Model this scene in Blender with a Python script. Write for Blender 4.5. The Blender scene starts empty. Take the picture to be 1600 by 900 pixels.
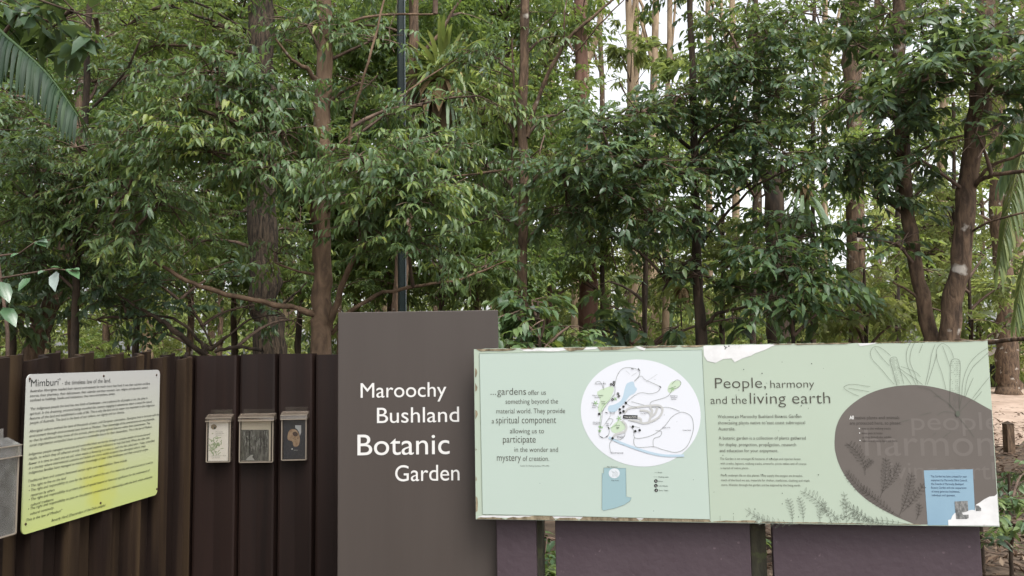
import bpy, bmesh, math, random
import numpy as np
from mathutils import Vector, Matrix, Euler

# ------------------------------------------------------------------ camera, sky, sun, exposure
scene = bpy.context.scene
R = math.radians
EYE = 1.65
cam_data = bpy.data.cameras.new("camera")
cam_data.sensor_width = 36.0
cam_data.lens = 28.0
cam_data.clip_start = 0.05
cam_data.clip_end = 1500
cam = bpy.data.objects.new("camera", cam_data)
scene.collection.objects.link(cam)
CAMROT = Matrix.Rotation(R(90 + 4.82), 3, 'X') @ Matrix.Rotation(-0.0155, 3, 'Z')
cam.rotation_euler = CAMROT.to_euler()
cam.location = (0, 0, EYE)
scene.camera = cam

SUN_EL, SUN_AZ = 58.0, 148.0        # degrees; azimuth clockwise from +Y (behind the viewer, a little right)
world = bpy.data.worlds.new("World")
scene.world = world
world.use_nodes = True
wn = world.node_tree
bg = wn.nodes["Background"]
sky = wn.nodes.new("ShaderNodeTexSky")
sky.sky_type = 'NISHITA'
sky.sun_disc = False
sky.sun_elevation = R(SUN_EL)
sky.sun_rotation = R(SUN_AZ)
sky.air_density = 1.0
sky.dust_density = 4.0
hs = wn.nodes.new("ShaderNodeHueSaturation")
hs.inputs["Saturation"].default_value = 0.16
wn.links.new(sky.outputs[0], hs.inputs["Color"])
wn.links.new(hs.outputs[0], bg.inputs[0])
bg.inputs[1].default_value = 0.15

sun_data = bpy.data.lights.new("sun", 'SUN')
sun_data.energy = 1.1
sun_data.angle = R(25)
sun_data.color = (1.0, 0.96, 0.9)
sun = bpy.data.objects.new("sun", sun_data)
scene.collection.objects.link(sun)
sd = Vector((math.sin(R(SUN_AZ)) * math.cos(R(SUN_EL)), math.cos(R(SUN_AZ)) * math.cos(R(SUN_EL)), math.sin(R(SUN_EL))))
sun.rotation_euler = sd.to_track_quat('Z', 'Y').to_euler()
sun.location = sd * 60

scene.view_settings.view_transform = 'Standard'
scene.view_settings.look = 'None'
scene.view_settings.gamma = 1.0
scene.view_settings.exposure = 1.42
scene.view_settings.use_curve_mapping = False
scene.render.engine = 'CYCLES'
scene.cycles.max_bounces = 8
scene.cycles.transparent_max_bounces = 12
scene.cycles.diffuse_bounces = 4
try:
    scene.cycles.use_denoising = True
except Exception:
    pass

# ------------------------------------------------------------------ helpers
FPX = 1600 * 28.0 / 36.0
COL = scene.collection


def ray(x, y):
    return CAMROT @ Vector(((x - 800) / FPX, (450 - y) / FPX, -1.0))


def P(x, y, D):
    """the point of the place seen at photo pixel x, y and D metres ahead"""
    d = ray(x, y)
    return Vector((0, 0, EYE)) + d * (D / d.y)


def gz(X, Y):
    s = min(1.0, max(0.0, (Y - 6) / 14.0))
    return 0.75 * s * s * (3 - 2 * s)


def tag(o, label=None, cat=None, group=None, kind=None):
    if label: o["label"] = label
    if cat: o["category"] = cat
    if group: o["group"] = group
    if kind: o["kind"] = kind
    return o


def thing(name, label, cat, loc, group=None):
    o = bpy.data.objects.new(name, None)
    o.empty_display_size = 0.1
    COL.objects.link(o)
    o.location = loc
    return tag(o, label, cat, group)


class MB:
    """collects geometry in place coordinates and links it as ONE mesh object"""
    def __init__(s):
        s.v = []; s.f = []; s.m = []; s.n = 0

    def add(s, verts, faces, mi=0):
        verts = np.asarray(verts, dtype=np.float64).reshape(-1, 3)
        s.v.append(verts)
        if isinstance(faces, np.ndarray):
            s.f.append(faces + s.n)
            s.m.append(np.full(len(faces), mi, dtype=np.int32))
        else:
            groups = {}
            for f in faces: groups.setdefault(len(f), []).append(f)
            for k, g in groups.items():
                s.f.append(np.array(g, dtype=np.int64).reshape(-1, k) + s.n)
                s.m.append(np.full(len(g), mi, dtype=np.int32))
        s.n += len(verts)
        return s

    def box(s, c, ax, hx, ay, hy, az, hz, mi=0):
        c = Vector(c)
        vs = [c + ax * (hx * i) + ay * (hy * j) + az * (hz * k) for i in (-1, 1) for j in (-1, 1) for k in (-1, 1)]
        return s.add(vs, [(0, 1, 3, 2), (4, 6, 7, 5), (0, 4, 5, 1), (2, 3, 7, 6), (0, 2, 6, 4), (1, 5, 7, 3)], mi)

    def tube(s, pts, rad, sides=8, mi=0, cap=True):
        pts = np.array([tuple(p) for p in pts], dtype=np.float64)
        rad = np.array(rad, dtype=np.float64)
        n = len(pts)
        t = np.gradient(pts, axis=0)
        t /= np.linalg.norm(t, axis=1)[:, None] + 1e-12
        a = np.array([1.0, 0.13, 0.07]) if abs(t[0][0]) < 0.8 else np.array([0.1, 1.0, 0.05])
        u = np.cross(t, a); u /= np.linalg.norm(u, axis=1)[:, None] + 1e-12
        w = np.cross(t, u)
        ang = np.linspace(0, 2 * np.pi, sides, endpoint=False)
        ring = (np.cos(ang)[None, :, None] * u[:, None, :] + np.sin(ang)[None, :, None] * w[:, None, :]) * rad[:, None, None] + pts[:, None, :]
        i = np.arange(n - 1)[:, None] * sides; j = np.arange(sides)[None, :]; j2 = (j + 1) % sides
        F = np.stack([i + j, i + j2, i + sides + j2, i + sides + j], axis=-1).reshape(-1, 4)
        s.add(ring.reshape(-1, 3), F, mi)
        return s

    def build(s, name, mats, root=None, smooth=False, tone=None):
        V = np.concatenate(s.v) if s.v else np.zeros((0, 3))
        if root is not None:
            V = V - np.array(root.matrix_basis.translation)[None, :]
            p = root.parent
            while p is not None:
                V = V - np.array(p.matrix_basis.translation)[None, :]
                p = p.parent
        me = bpy.data.meshes.new(name)
        me.vertices.add(len(V))
        me.vertices.foreach_set("co", V.astype(np.float32).ravel())
        loops = np.concatenate([f.ravel() for f in s.f]).astype(np.int32)
        tot = np.concatenate([np.full(len(f), f.shape[1], dtype=np.int32) for f in s.f])
        start = np.concatenate([[0], np.cumsum(tot)[:-1]]).astype(np.int32)
        me.loops.add(len(loops))
        me.loops.foreach_set("vertex_index", loops)
        me.polygons.add(len(tot))
        me.polygons.foreach_set("loop_start", start)
        me.polygons.foreach_set("loop_total", tot)
        me.polygons.foreach_set("material_index", np.concatenate(s.m))
        me.polygons.foreach_set("use_smooth", np.full(len(tot), bool(smooth)))
        if not isinstance(mats, (list, tuple)): mats = [mats]
        for m in mats: me.materials.append(m)
        if tone is not None:
            at = me.attributes.new("tone", 'FLOAT', 'POINT')
            at.data.foreach_set("value", np.asarray(tone, dtype=np.float32))
        me.update(calc_edges=True)
        me.validate()
        o = bpy.data.objects.new(name, me)
        COL.objects.link(o)
        if root is not None: o.parent = root
        return o


class Plane:
    """an upright plane of the place: origin, u along, v up, n towards the viewer; knows where a photo pixel lands on it"""
    def __init__(s, A, B):
        s.o = Vector((A[0], A[1], 0)); s.u = (Vector((B[0], B[1], 0)) - s.o).normalized()
        s.v = Vector((0, 0, 1)); s.n = s.u.cross(s.v)

    def uv(s, x, y, h=0.0):
        d = ray(x, y); c = Vector((0, 0, EYE))
        t = (s.o + s.n * h - c).dot(s.n) / d.dot(s.n)
        q = c + d * t - s.o
        return q.dot(s.u), q.dot(s.v)

    def pt(s, u, v, h=0.0):
        return s.o + s.u * u + s.v * v + s.n * h


# ------------------------------------------------------------------ materials
def newmat(name):
    m = bpy.data.materials.new(name); m.use_nodes = True
    return m, m.node_tree, m.node_tree.nodes["Principled BSDF"]


def simple(name, col, rough=0.6, spec=0.3):
    m, t, b = newmat(name)
    b.inputs["Base Color"].default_value = (*col, 1)
    b.inputs["Roughness"].default_value = rough
    b.inputs["Specular IOR Level"].default_value = spec
    return m


def noisy(name, c1, c2, scale=(5, 5, 5), detail=6, rough=0.7, spec=0.3, bump=0.0, c3=None, spots=None, dist=0.0, lo=0.35, hi=0.65, bscale=None):
    """two or three colour mottled surface with its own relief"""
    m, t, b = newmat(name)
    L = t.links
    tc = t.nodes.new("ShaderNodeTexCoord"); mp = t.nodes.new("ShaderNodeMapping")
    mp.inputs["Scale"].default_value = scale
    L.new(tc.outputs["Object"], mp.inputs["Vector"])
    n = t.nodes.new("ShaderNodeTexNoise"); n.inputs["Scale"].default_value = 1.0
    n.inputs["Detail"].default_value = detail; n.inputs["Distortion"].default_value = dist
    n.inputs["Roughness"].default_value = 0.62
    L.new(mp.outputs[0], n.inputs["Vector"])
    r = t.nodes.new("ShaderNodeValToRGB")
    r.color_ramp.elements[0].position = lo; r.color_ramp.elements[0].color = (*c1, 1)
    r.color_ramp.elements[1].position = hi; r.color_ramp.elements[1].color = (*c2, 1)
    if c3:
        e = r.color_ramp.elements.new(0.5 * (lo + hi)); e.color = (*c3, 1)
    L.new(n.outputs["Fac"], r.inputs[0])
    out = r.outputs[0]
    if spots:   # (colour, scale, threshold)
        n2 = t.nodes.new("ShaderNodeTexNoise"); n2.inputs["Scale"].default_value = spots[1]; n2.inputs["Detail"].default_value = 5
        L.new(tc.outputs["Object"], n2.inputs["Vector"])
        r2 = t.nodes.new("ShaderNodeValToRGB")
        r2.color_ramp.elements[0].position = spots[2]; r2.color_ramp.elements[0].color = (0, 0, 0, 1)
        r2.color_ramp.elements[1].position = spots[2] + 0.06; r2.color_ramp.elements[1].color = (1, 1, 1, 1)
        L.new(n2.outputs["Fac"], r2.inputs[0])
        mx = t.nodes.new("ShaderNodeMix"); mx.data_type = 'RGBA'
        L.new(r2.outputs[0], mx.inputs[0]); L.new(out, mx.inputs[6]); mx.inputs[7].default_value = (*spots[0], 1)
        out = mx.outputs[2]
    L.new(out, b.inputs["Base Color"])
    b.inputs["Roughness"].default_value = rough
    b.inputs["Specular IOR Level"].default_value = spec
    if bump:
        bn = t.nodes.new("ShaderNodeBump"); bn.inputs["Strength"].default_value = bump; bn.inputs["Distance"].default_value = 0.02
        src = n
        if bscale:
            src = t.nodes.new("ShaderNodeTexNoise"); src.inputs["Scale"].default_value = bscale; src.inputs["Detail"].default_value = 4
            L.new(tc.outputs["Object"], src.inputs["Vector"])
        L.new(src.outputs["Fac"], bn.inputs["Height"]); L.new(bn.outputs[0], b.inputs["Normal"])
    return m


def leafmat(name, stops, trans=(0.16, 0.26, 0.03), tfac=0.25, rough=0.42, spec=0.5):
    m, t, b = newmat(name)
    L = t.links
    a = t.nodes.new("ShaderNodeAttribute"); a.attribute_name = "tone"
    r = t.nodes.new("ShaderNodeValToRGB")
    els = r.color_ramp.elements
    els[0].position = stops[0][0]; els[0].color = (*stops[0][1], 1)
    els[1].position = stops[-1][0]; els[1].color = (*stops[-1][1], 1)
    for p, c in stops[1:-1]:
        e = els.new(p); e.color = (*c, 1)
    L.new(a.outputs["Fac"], r.inputs[0])
    L.new(r.outputs[0], b.inputs["Base Color"])
    b.inputs["Roughness"].default_value = rough
    b.inputs["Specular IOR Level"].default_value = spec
    tr = t.nodes.new("ShaderNodeBsdfTranslucent")
    mixc = t.nodes.new("ShaderNodeMix"); mixc.data_type = 'RGBA'; mixc.blend_type = 'MIX'; mixc.inputs[0].default_value = 0.45
    L.new(r.outputs[0], mixc.inputs[6]); mixc.inputs[7].default_value = (*trans, 1)
    L.new(mixc.outputs[2], tr.inputs["Color"])
    ms = t.nodes.new("ShaderNodeMixShader"); ms.inputs[0].default_value = tfac
    L.new(b.outputs[0], ms.inputs[1]); L.new(tr.outputs[0], ms.inputs[2])
    L.new(ms.outputs[0], t.nodes["Material Output"].inputs["Surface"])
    return m


M = {}
M['bark_tan'] = noisy("bark_tan", (0.06, 0.03838, 0.02359), (0.165, 0.1076, 0.06814), (14, 14, 5), rough=0.85, bump=0.6, dist=0.6, spots=((0.30, 0.26, 0.22), 5, 0.66))
M['bark_rough'] = noisy("bark_rough", (0.00936, 0.007128, 0.005054), (0.0756, 0.05508, 0.03707), (55, 55, 9), rough=0.95, bump=1.0, dist=0.5, lo=0.38, hi=0.62)
M['bark_brown'] = noisy("bark_brown", (0.035, 0.0225, 0.01482), (0.135, 0.0882, 0.05616), (26, 26, 7), rough=0.9, bump=0.9, dist=0.5, spots=((0.34, 0.31, 0.27), 6, 0.62))
M['bark_dark'] = noisy("bark_dark", (0.014, 0.0099, 0.00702), (0.065, 0.045, 0.02964), (14, 14, 4), rough=0.9, bump=0.5)
M['bark_pale'] = noisy("bark_pale", (0.14, 0.099, 0.0624), (0.34, 0.252, 0.1638), (5, 5, 1.2), rough=0.85, bump=0.3, dist=1.2)
M['bark_red'] = noisy("bark_red", (0.09, 0.044, 0.0304), (0.2025, 0.12, 0.088), (6, 6, 1.5), rough=0.85, bump=0.3, dist=1.0)
M['twig'] = noisy("twig", (0.05, 0.033, 0.024), (0.14, 0.095, 0.07), (12, 12, 12), rough=0.9)
M['leaf_near'] = leafmat("leaf_near", [(0, (0.03685, 0.07199, 0.03768)), (0.45, (0.08159, 0.1405, 0.05887)), (0.8, (0.1316, 0.1969, 0.06477)), (1, (0.2238, 0.2644, 0.05887))], tfac=0.42, rough=0.46, spec=0.5, trans=(0.2632, 0.36, 0.05887))
M['leaf_dark'] = leafmat("leaf_dark", [(0, (0.03192, 0.06034, 0.035)), (0.6, (0.06917, 0.1207, 0.05832)), (1, (0.1463, 0.2031, 0.05832))], tfac=0.36, rough=0.44, spec=0.5, trans=(0.2661, 0.3481, 0.05832))
M['leaf_mid'] = leafmat("leaf_mid", [(0, (0.05543, 0.0945, 0.0432)), (0.5, (0.1108, 0.1723, 0.05718)), (1, (0.234, 0.278, 0.06988))], tfac=0.5, rough=0.45, spec=0.45, trans=(0.3203, 0.4225, 0.06353))
M['leaf_olive'] = leafmat("leaf_olive", [(0, (0.06747, 0.09356, 0.03938)), (0.5, (0.1349, 0.1705, 0.05906)), (1, (0.2812, 0.2972, 0.09187))], tfac=0.5, rough=0.5, spec=0.4, trans=(0.3374, 0.3963, 0.07875))
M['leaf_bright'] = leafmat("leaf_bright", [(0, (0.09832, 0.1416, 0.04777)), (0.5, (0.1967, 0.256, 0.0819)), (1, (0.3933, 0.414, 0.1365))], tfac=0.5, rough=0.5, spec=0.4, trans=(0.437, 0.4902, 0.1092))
M['frond'] = leafmat("frond", [(0, (0.06, 0.10, 0.03)), (0.5, (0.13, 0.18, 0.05)), (0.9, (0.26, 0.29, 0.09)), (1, (0.26, 0.19, 0.07))], tfac=0.35, rough=0.5, trans=(0.32, 0.38, 0.08))
M['frond_grey'] = leafmat("frond_grey", [(0, (0.08, 0.13, 0.07)), (0.6, (0.16, 0.23, 0.12)), (1, (0.28, 0.34, 0.16))], tfac=0.3, rough=0.5)
M['frond_palm'] = leafmat("frond_palm", [(0, (0.0072, 0.0192, 0.0108)), (0.6, (0.018, 0.042, 0.018)), (1, (0.036, 0.066, 0.021))], tfac=0.25, rough=0.55, spec=0.25)
M['dead_frond'] = leafmat("dead_frond", [(0, (0.05, 0.035, 0.02)), (1, (0.2, 0.14, 0.07))], tfac=0.15, rough=0.8, spec=0.1, trans=(0.2, 0.12, 0.04))
M['litter'] = leafmat("litter", [(0, (0.035, 0.021, 0.014)), (0.6, (0.112, 0.07, 0.0455)), (1, (0.231, 0.175, 0.126))], tfac=0.1, rough=0.8, spec=0.2, trans=(0.14, 0.084, 0.035))

# ------------------------------------------------------------------ leaves and branches
def unit(a):
    return a / (np.linalg.norm(a, axis=-1, keepdims=True) + 1e-9)


def leaf_geo(p, d, n, L, W, droop, hi, rng):
    """N leaves with a folded midrib and a drooping tip; hi = smooth blade, else a folded diamond"""
    N = len(p)
    d = unit(d); s = unit(np.cross(d, n)); n = np.cross(s, d)
    L = L[:, None]; W = W[:, None]; dr = droop[:, None]
    if hi:
        def at(t, side, lift):
            return p + d * (L * t) - n * (dr * L * t * t) + s * (W * 0.5 * side) + n * (W * lift)
        vs = [p, at(.28, .85, .16), at(.28, 0, 0), at(.28, -.85, .16), at(.62, .8, .13), at(.62, 0, 0), at(.62, -.8, .13), at(1.0, 0, 0)]
        V = np.stack(vs, 1).reshape(-1, 3)
        b = np.arange(N)[:, None] * 8
        T = np.concatenate([b + np.array([[0, 2, 1]]), b + np.array([[0, 3, 2]]), b + np.array([[4, 5, 7]]), b + np.array([[5, 6, 7]])])
        Q = np.concatenate([b + np.array([[1, 2, 5, 4]]), b + np.array([[2, 3, 6, 5]])])
        return V, T, Q, 8
    vs = [p, p + d * L * .45 + s * W * .5 + n * W * .15, p + d * L - n * dr * L, p + d * L * .45 - s * W * .5 + n * W * .15]
    V = np.stack(vs, 1).reshape(-1, 3)
    b = np.arange(N)[:, None] * 4
    T = np.concatenate([b + np.array([[0, 2, 1]]), b + np.array([[0, 3, 2]])])
    return V, T, None, 4


class Crown:
    """twigs and leaves of one plant, gathered into one mesh"""
    def __init__(s, seed, leaf=0.075, ratio=0.36, hi=True, twig_r=0.004, lai=2.0, droop=0.35, hang=0.45, tone=0.5, tspread=0.22):
        s.rng = np.random.default_rng(seed); s.mb = MB(); s.tone = []
        s.leaf = leaf; s.ratio = ratio; s.hi = hi; s.twig_r = twig_r; s.lai = lai; s.droop = droop; s.hang = hang
        s.t0 = tone; s.ts = tspread

    def _tone(s, n, v):
        s.tone.append(np.full(n, v) if np.isscalar(v) else v)

    def twig(s, pts, rad, sides=4):
        a = s.mb.n
        s.mb.tube(pts, rad, sides, 1); s._tone(s.mb.n - a, 0.5)

    def leaves(s, p, d, n, L, tone):
        N = len(p)
        V, T, Q, k = leaf_geo(p, d, n, L, L * s.ratio * s.rng.uniform(.8, 1.2, N), s.droop * s.rng.uniform(.4, 1.5, N), s.hi, s.rng)
        base = s.mb.n
        s.mb.v.append(V); s.mb.f.append(T + base); s.mb.m.append(np.zeros(len(T), np.int32))
        if Q is not None:
            s.mb.f.append(Q + base); s.mb.m.append(np.zeros(len(Q), np.int32))
        s.mb.n += len(V)
        s.tone.append(np.repeat(tone, k))

    def clump(s, c, r, dens=1.0, flat=0.62, src=None, tone=None):
        """a tuft of foliage of radius r round c: branchlets fan out, sprays leave each branchlet, leaves hang from the sprays"""
        rng = s.rng; c = np.array(tuple(c), float); boost = 1.45 if s.hi else 1.0
        t0 = (s.t0 if tone is None else tone) + rng.normal(0, .13)
        if src is not None:
            src = np.array(tuple(src), float)
            m = (src + c) / 2 + np.array([0, 0, .12]) * np.linalg.norm(c - src) + rng.normal(0, .06, 3) * r
            q = np.linspace(0, 1, 6)[:, None]
            pts = (1 - q) ** 2 * src + 2 * q * (1 - q) * m + q * q * c
            w = max(s.twig_r * 2.2, r * 0.028)
            s.twig(pts, np.linspace(w * 1.5, w * .7, 6), 5)
        area = math.pi * r * r * .8
        nleaf = int(s.lai * dens * boost * area / (s.leaf * s.leaf * s.ratio * .62))
        M_ = 11
        nspray = max(4, nleaf // M_)
        K = max(4, min(14, nspray // 4))
        az = rng.uniform(0, 2 * np.pi, K) ; el = rng.uniform(-.45, 1.0, K)
        hd = np.stack([np.cos(az) * np.cos(el), np.sin(az) * np.cos(el), np.sin(el) * flat], 1)
        ln = r * rng.uniform(.65, 1.2, K)
        for i in range(K):
            q = np.linspace(0, 1, 4)[:, None]
            s.twig(c + hd[i] * ln[i] * q - np.array([0, 0, .18]) * ln[i] * q * q, np.linspace(s.twig_r * 1.3, s.twig_r * .4, 4), 3)
        k = rng.integers(0, K, nspray)
        t = rng.uniform(.12, 1.0, nspray) ** .7
        o = c + hd[k] * (ln[k] * t)[:, None] - np.array([0, 0, .18]) * (ln[k] * t * t)[:, None]
        o = o + rng.normal(0, .15, (nspray, 3)) * r
        h = unit(hd[k] + rng.normal(0, .55, (nspray, 3)) * np.array([1, 1, .45]) - np.array([0, 0, s.hang * .35]))
        sl = np.clip(s.leaf * 3.0 * rng.uniform(.7, 1.3, nspray), 0, r * .9)
        tt = (np.arange(M_) + .5) / M_
        tt = np.broadcast_to(tt, (nspray, M_)) + rng.normal(0, .03, (nspray, M_))
        p = o[:, None] + h[:, None] * (sl[:, None] * tt)[..., None] - np.array([0, 0, .25]) * (sl[:, None] * tt * tt)[..., None]
        sd_ = unit(np.cross(h, np.array([0, 0, 1.0])))
        sgn = np.where(np.arange(M_) % 2 == 0, 1.0, -1.0)
        d = h[:, None] * .6 + sd_[:, None] * (sgn[None, :, None] * .75) + rng.normal(0, .22, (nspray, M_, 3))
        d[..., 2] -= rng.uniform(.1, 1.0, (nspray, M_)) * s.hang * 1.4
        n = np.array([0, 0, 1.0]) + rng.normal(0, .38, (nspray, M_, 3))
        L = s.leaf * rng.uniform(.6, 1.25, nspray * M_)
        tone_ = np.clip(t0 + np.repeat(rng.normal(0, s.ts * .7, nspray), M_) + rng.normal(0, s.ts * .6, nspray * M_), 0, 1)
        tone_[rng.uniform(0, 1, len(tone_)) < .012] = 1.0
        if s.hi:   # thin stalk of each spray
            for j in range(0, nspray):
                e = o[j] + h[j] * sl[j] - np.array([0, 0, .25]) * sl[j]
                mm = o[j] + h[j] * sl[j] * .5 - np.array([0, 0, .06]) * sl[j]
                s.twig([o[j], mm, e], [s.twig_r * .5, s.twig_r * .4, s.twig_r * .2], 3)
        s.leaves(p.reshape(-1, 3), d.reshape(-1, 3), n.reshape(-1, 3), L, tone_)

    def build(s, root, leaf, twig='twig', name='crown'):
        return s.mb.build(name, [M[leaf], M[twig]], root, smooth=s.hi, tone=np.concatenate(s.tone))


def wobble(pts, rad, rng, amp=0.25, sub=4):
    """a bare polyline turned into a grown, slightly crooked limb"""
    pts = [np.array(tuple(p), float) for p in pts]
    out = []; ro = []
    for i in range(len(pts) - 1):
        p0 = pts[max(0, i - 1)]; p1 = pts[i]; p2 = pts[i + 1]; p3 = pts[min(len(pts) - 1, i + 2)]
        for k in range(sub):
            t = k / sub
            q = .5 * ((2 * p1) + (-p0 + p2) * t + (2 * p0 - 5 * p1 + 4 * p2 - p3) * t * t + (-p0 + 3 * p1 - 3 * p2 + p3) * t ** 3)
            r = rad[i] * (1 - t) + rad[i + 1] * t
            out.append(q + rng.normal(0, amp * r, 3)); ro.append(r * (1 + rng.normal(0, .05)))
    out.append(pts[-1]); ro.append(rad[-1])
    return out, ro


def px_poly(spec):
    """[(x, y, D, width_px)] -> points and radii in metres"""
    return [P(x, y, D) for x, y, D, w in spec], [w * .5 * D / FPX for x, y, D, w in spec]


def grow(name, label, cat, stems, limbs, clumps, leaf, bark, crown, group=None, flare=1.25, link=True, fol='crown', stem='trunk', sides=10, sink=0.05):
    """a tree or shrub: stems run from the top of the list down to the ground; clumps [(x, y, D, r_px, dens[, tone])]"""
    rng = crown.rng
    polys = []
    for sp in stems:
        pts, rad = px_poly(sp)
        a, b = pts[-1], pts[-2]
        g = gz(a.x, a.y)
        if a.z > g:
            dirv = (a - b); 
            k = (a.z - g) / max(1e-3, -dirv.z) if dirv.z < -1e-3 else 0
            base = Vector((a.x + dirv.x * min(k, 1.2), a.y + dirv.y * min(k, 1.2), g - sink))
            pts.append((a + base) / 2); rad.append(rad[-1] * 1.04)
            pts.append(base); rad.append(rad[-1] * flare)
        polys.append(wobble(pts, rad, rng, .12, 5))
    base = polys[0][0][-1] if polys else None
    root = thing(name, label, cat, (base[0], base[1], gz(base[0], base[1])), group)
    for pts, rad in polys:
        MB().tube(pts, rad, sides).build(stem, M[bark], root, smooth=True)
    lp = []
    for sp in limbs:
        pts, rad = px_poly(sp)
        w = wobble(pts, rad, rng, .35, 4); lp.append(w)
        MB().tube(w[0], w[1], 7).build('branch', M[bark], root, smooth=True)
    anchors = np.array([tuple(p) for w in polys for p in w[0]] + [tuple(p) for w in lp for p in w[0][1:]])
    for cl in clumps:
        x, y, D, r, dens = cl[:5]
        c = P(x, y, D); rr = r * D / FPX
        if y < -20: dens *= .4  # unseen clumps above the view, thinned to let more skylight in
        if crown.hi: rr *= 1.16; dens /= 1.22
        src = None
        if link:
            df = anchors - np.array(tuple(c)); dd = np.linalg.norm(df, axis=1) + np.maximum(0, df[:, 2] + .15) * 1.5
            src = anchors[np.argmin(dd)]
        crown.clump(c, rr, dens, src=src, tone=cl[5] if len(cl) > 5 else None)
    if crown.hi and len(clumps) > 6:
        for cl in clumps[::1]:
            if cl[1] < -20: continue
            c = np.array(tuple(P(cl[0], cl[1], cl[2]))); r = cl[3] * cl[2] / FPX
            for k in range(2):
                d = unit(rng.normal(0, 1, 3) * np.array([1, .6, .55])); o = c - d * r * rng.uniform(.6, 1.1)
                q = [o]
                for m in range(5):
                    d = unit(d + rng.normal(0, .22, 3)); q.append(q[-1] + d * r * rng.uniform(.3, .5))
                crown.twig(q, np.linspace(.0045, .0012, 6) * rng.uniform(.7, 1.3), 4)
                for m in (2, 3):
                    e = unit(d + rng.normal(0, .8, 3)); crown.twig([q[m], q[m] + e * r * .35, q[m] + e * r * .6 + rng.normal(0, .04, 3)], [.002, .0014, .0007], 3)
    if crown.mb.n:
        crown.build(root, leaf, name=fol)
    return root

# ------------------------------------------------------------------ ground, path
M['soil'] = noisy("soil", (0.035, 0.0245, 0.0175), (0.119, 0.084, 0.0595), (3, 3, 3), detail=10, rough=0.95, bump=0.6, spots=((0.049, 0.063, 0.021), 1.3, 0.56))
M['sand'] = noisy("sand", (0.2232, 0.162, 0.1218), (0.3596, 0.276, 0.2204), (2, 2, 2), detail=8, rough=0.95, bump=0.2, spots=((0.12, 0.09, 0.06), 7, 0.62))


def sheet(name, xs, ys, lift, m, edge=None):
    mb = MB(); vs = []
    for j, y in enumerate(ys):
        for i, x in enumerate(xs):
            xx = x if edge is None else edge(i, j)[0]
            yy = y if edge is None else edge(i, j)[1]
            vs.append((xx, yy, gz(xx, yy) + lift))
    w = len(xs)
    mb.add(vs, [(j * w + i, j * w + i + 1, (j + 1) * w + i + 1, (j + 1) * w + i) for j in range(len(ys) - 1) for i in range(w - 1)])
    o = mb.build(name, m, None, smooth=True)
    o["kind"] = "structure"
    return o


gx = [-600, -250, -100, -60] + list(range(-40, 41, 2)) + [60, 100, 250, 600]
gy = [-600, -200, -60, -20, -8, 0, 3] + [5 + .75 * i for i in range(30)] + [30, 40, 60, 100, 250, 900]
sheet("ground", gx, gy, 0, M['soil'])
prng = random.Random(4)
pxs = [4 + .8 * i for i in range(40)]
e0 = [12.1 + .5 * math.sin(x * 1.7) + prng.uniform(-.5, .5) for x in pxs]
e1 = [18.4 + .3 * math.sin(x * .7 + 1) + prng.uniform(-.15, .15) for x in pxs]
sheet("path", pxs, range(9), 0.012, M['sand'], edge=lambda i, j: (pxs[i], e0[i] + (e1[i] - e0[i]) * j / 8))

# ------------------------------------------------------------------ corrugated fence
M['fence_plain'] = noisy("fence_plain", (0.005525, 0.002632, 0.00202), (0.01403, 0.006725, 0.004937), (13, 13, 0.5), detail=9, rough=0.6, spec=0.2, lo=.3, hi=.68, bump=0.05)
M['fence'] = noisy("fence", (0.005525, 0.00306, 0.002295), (0.01403, 0.00782, 0.00561), (13, 13, 0.5), detail=9, rough=0.6, spec=0.2, lo=.3, hi=.68, bump=0.05)
# long rusty runs, lightened in colour to stand in for lit step faces
_t = M['fence'].node_tree; _b = _t.nodes["Principled BSDF"]
_src = _b.inputs["Base Color"].links[0].from_socket
_tc = _t.nodes.new("ShaderNodeTexCoord"); _mp = _t.nodes.new("ShaderNodeMapping"); _mp.inputs["Scale"].default_value = (7, 7, .35)
_n = _t.nodes.new("ShaderNodeTexNoise"); _n.inputs["Scale"].default_value = 1.0; _n.inputs["Detail"].default_value = 7
_r = _t.nodes.new("ShaderNodeValToRGB"); _r.color_ramp.elements[0].position = .48; _r.color_ramp.elements[1].position = .70
_x = _t.nodes.new("ShaderNodeMix"); _x.data_type = 'RGBA'; _x.inputs[7].default_value = (.050, .032, .017, 1)
_t.links.new(_tc.outputs["Object"], _mp.inputs[0]); _t.links.new(_mp.outputs[0], _n.inputs[0]); _t.links.new(_n.outputs["Fac"], _r.inputs[0])
_t.links.new(_r.outputs[0], _x.inputs[0]); _t.links.new(_src, _x.inputs[6]); _t.links.new(_x.outputs[2], _b.inputs["Base Color"])
FA = Vector((-1.82, 2.97, 0)); FDIR = Vector((0.1395, 1.0, 0)).normalized()
side_plane = Plane((FA.x - FDIR.x, FA.y - FDIR.y), (FA.x, FA.y))      # n points to the right, towards the viewer
CORNER_D = 4.13
CX = -0.402 * CORNER_D
rear_plane = Plane((CX, CORNER_D), (CX + 1, CORNER_D))
frng = random.Random(11)


def side_u(D):
    return (D - side_plane.o.y) / side_plane.u.y


fence = thing("metal_fence", "dark brown ribbed metal fence with a stepped top edge behind the green text sign", "fence", (CX, CORNER_D, 0))
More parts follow.
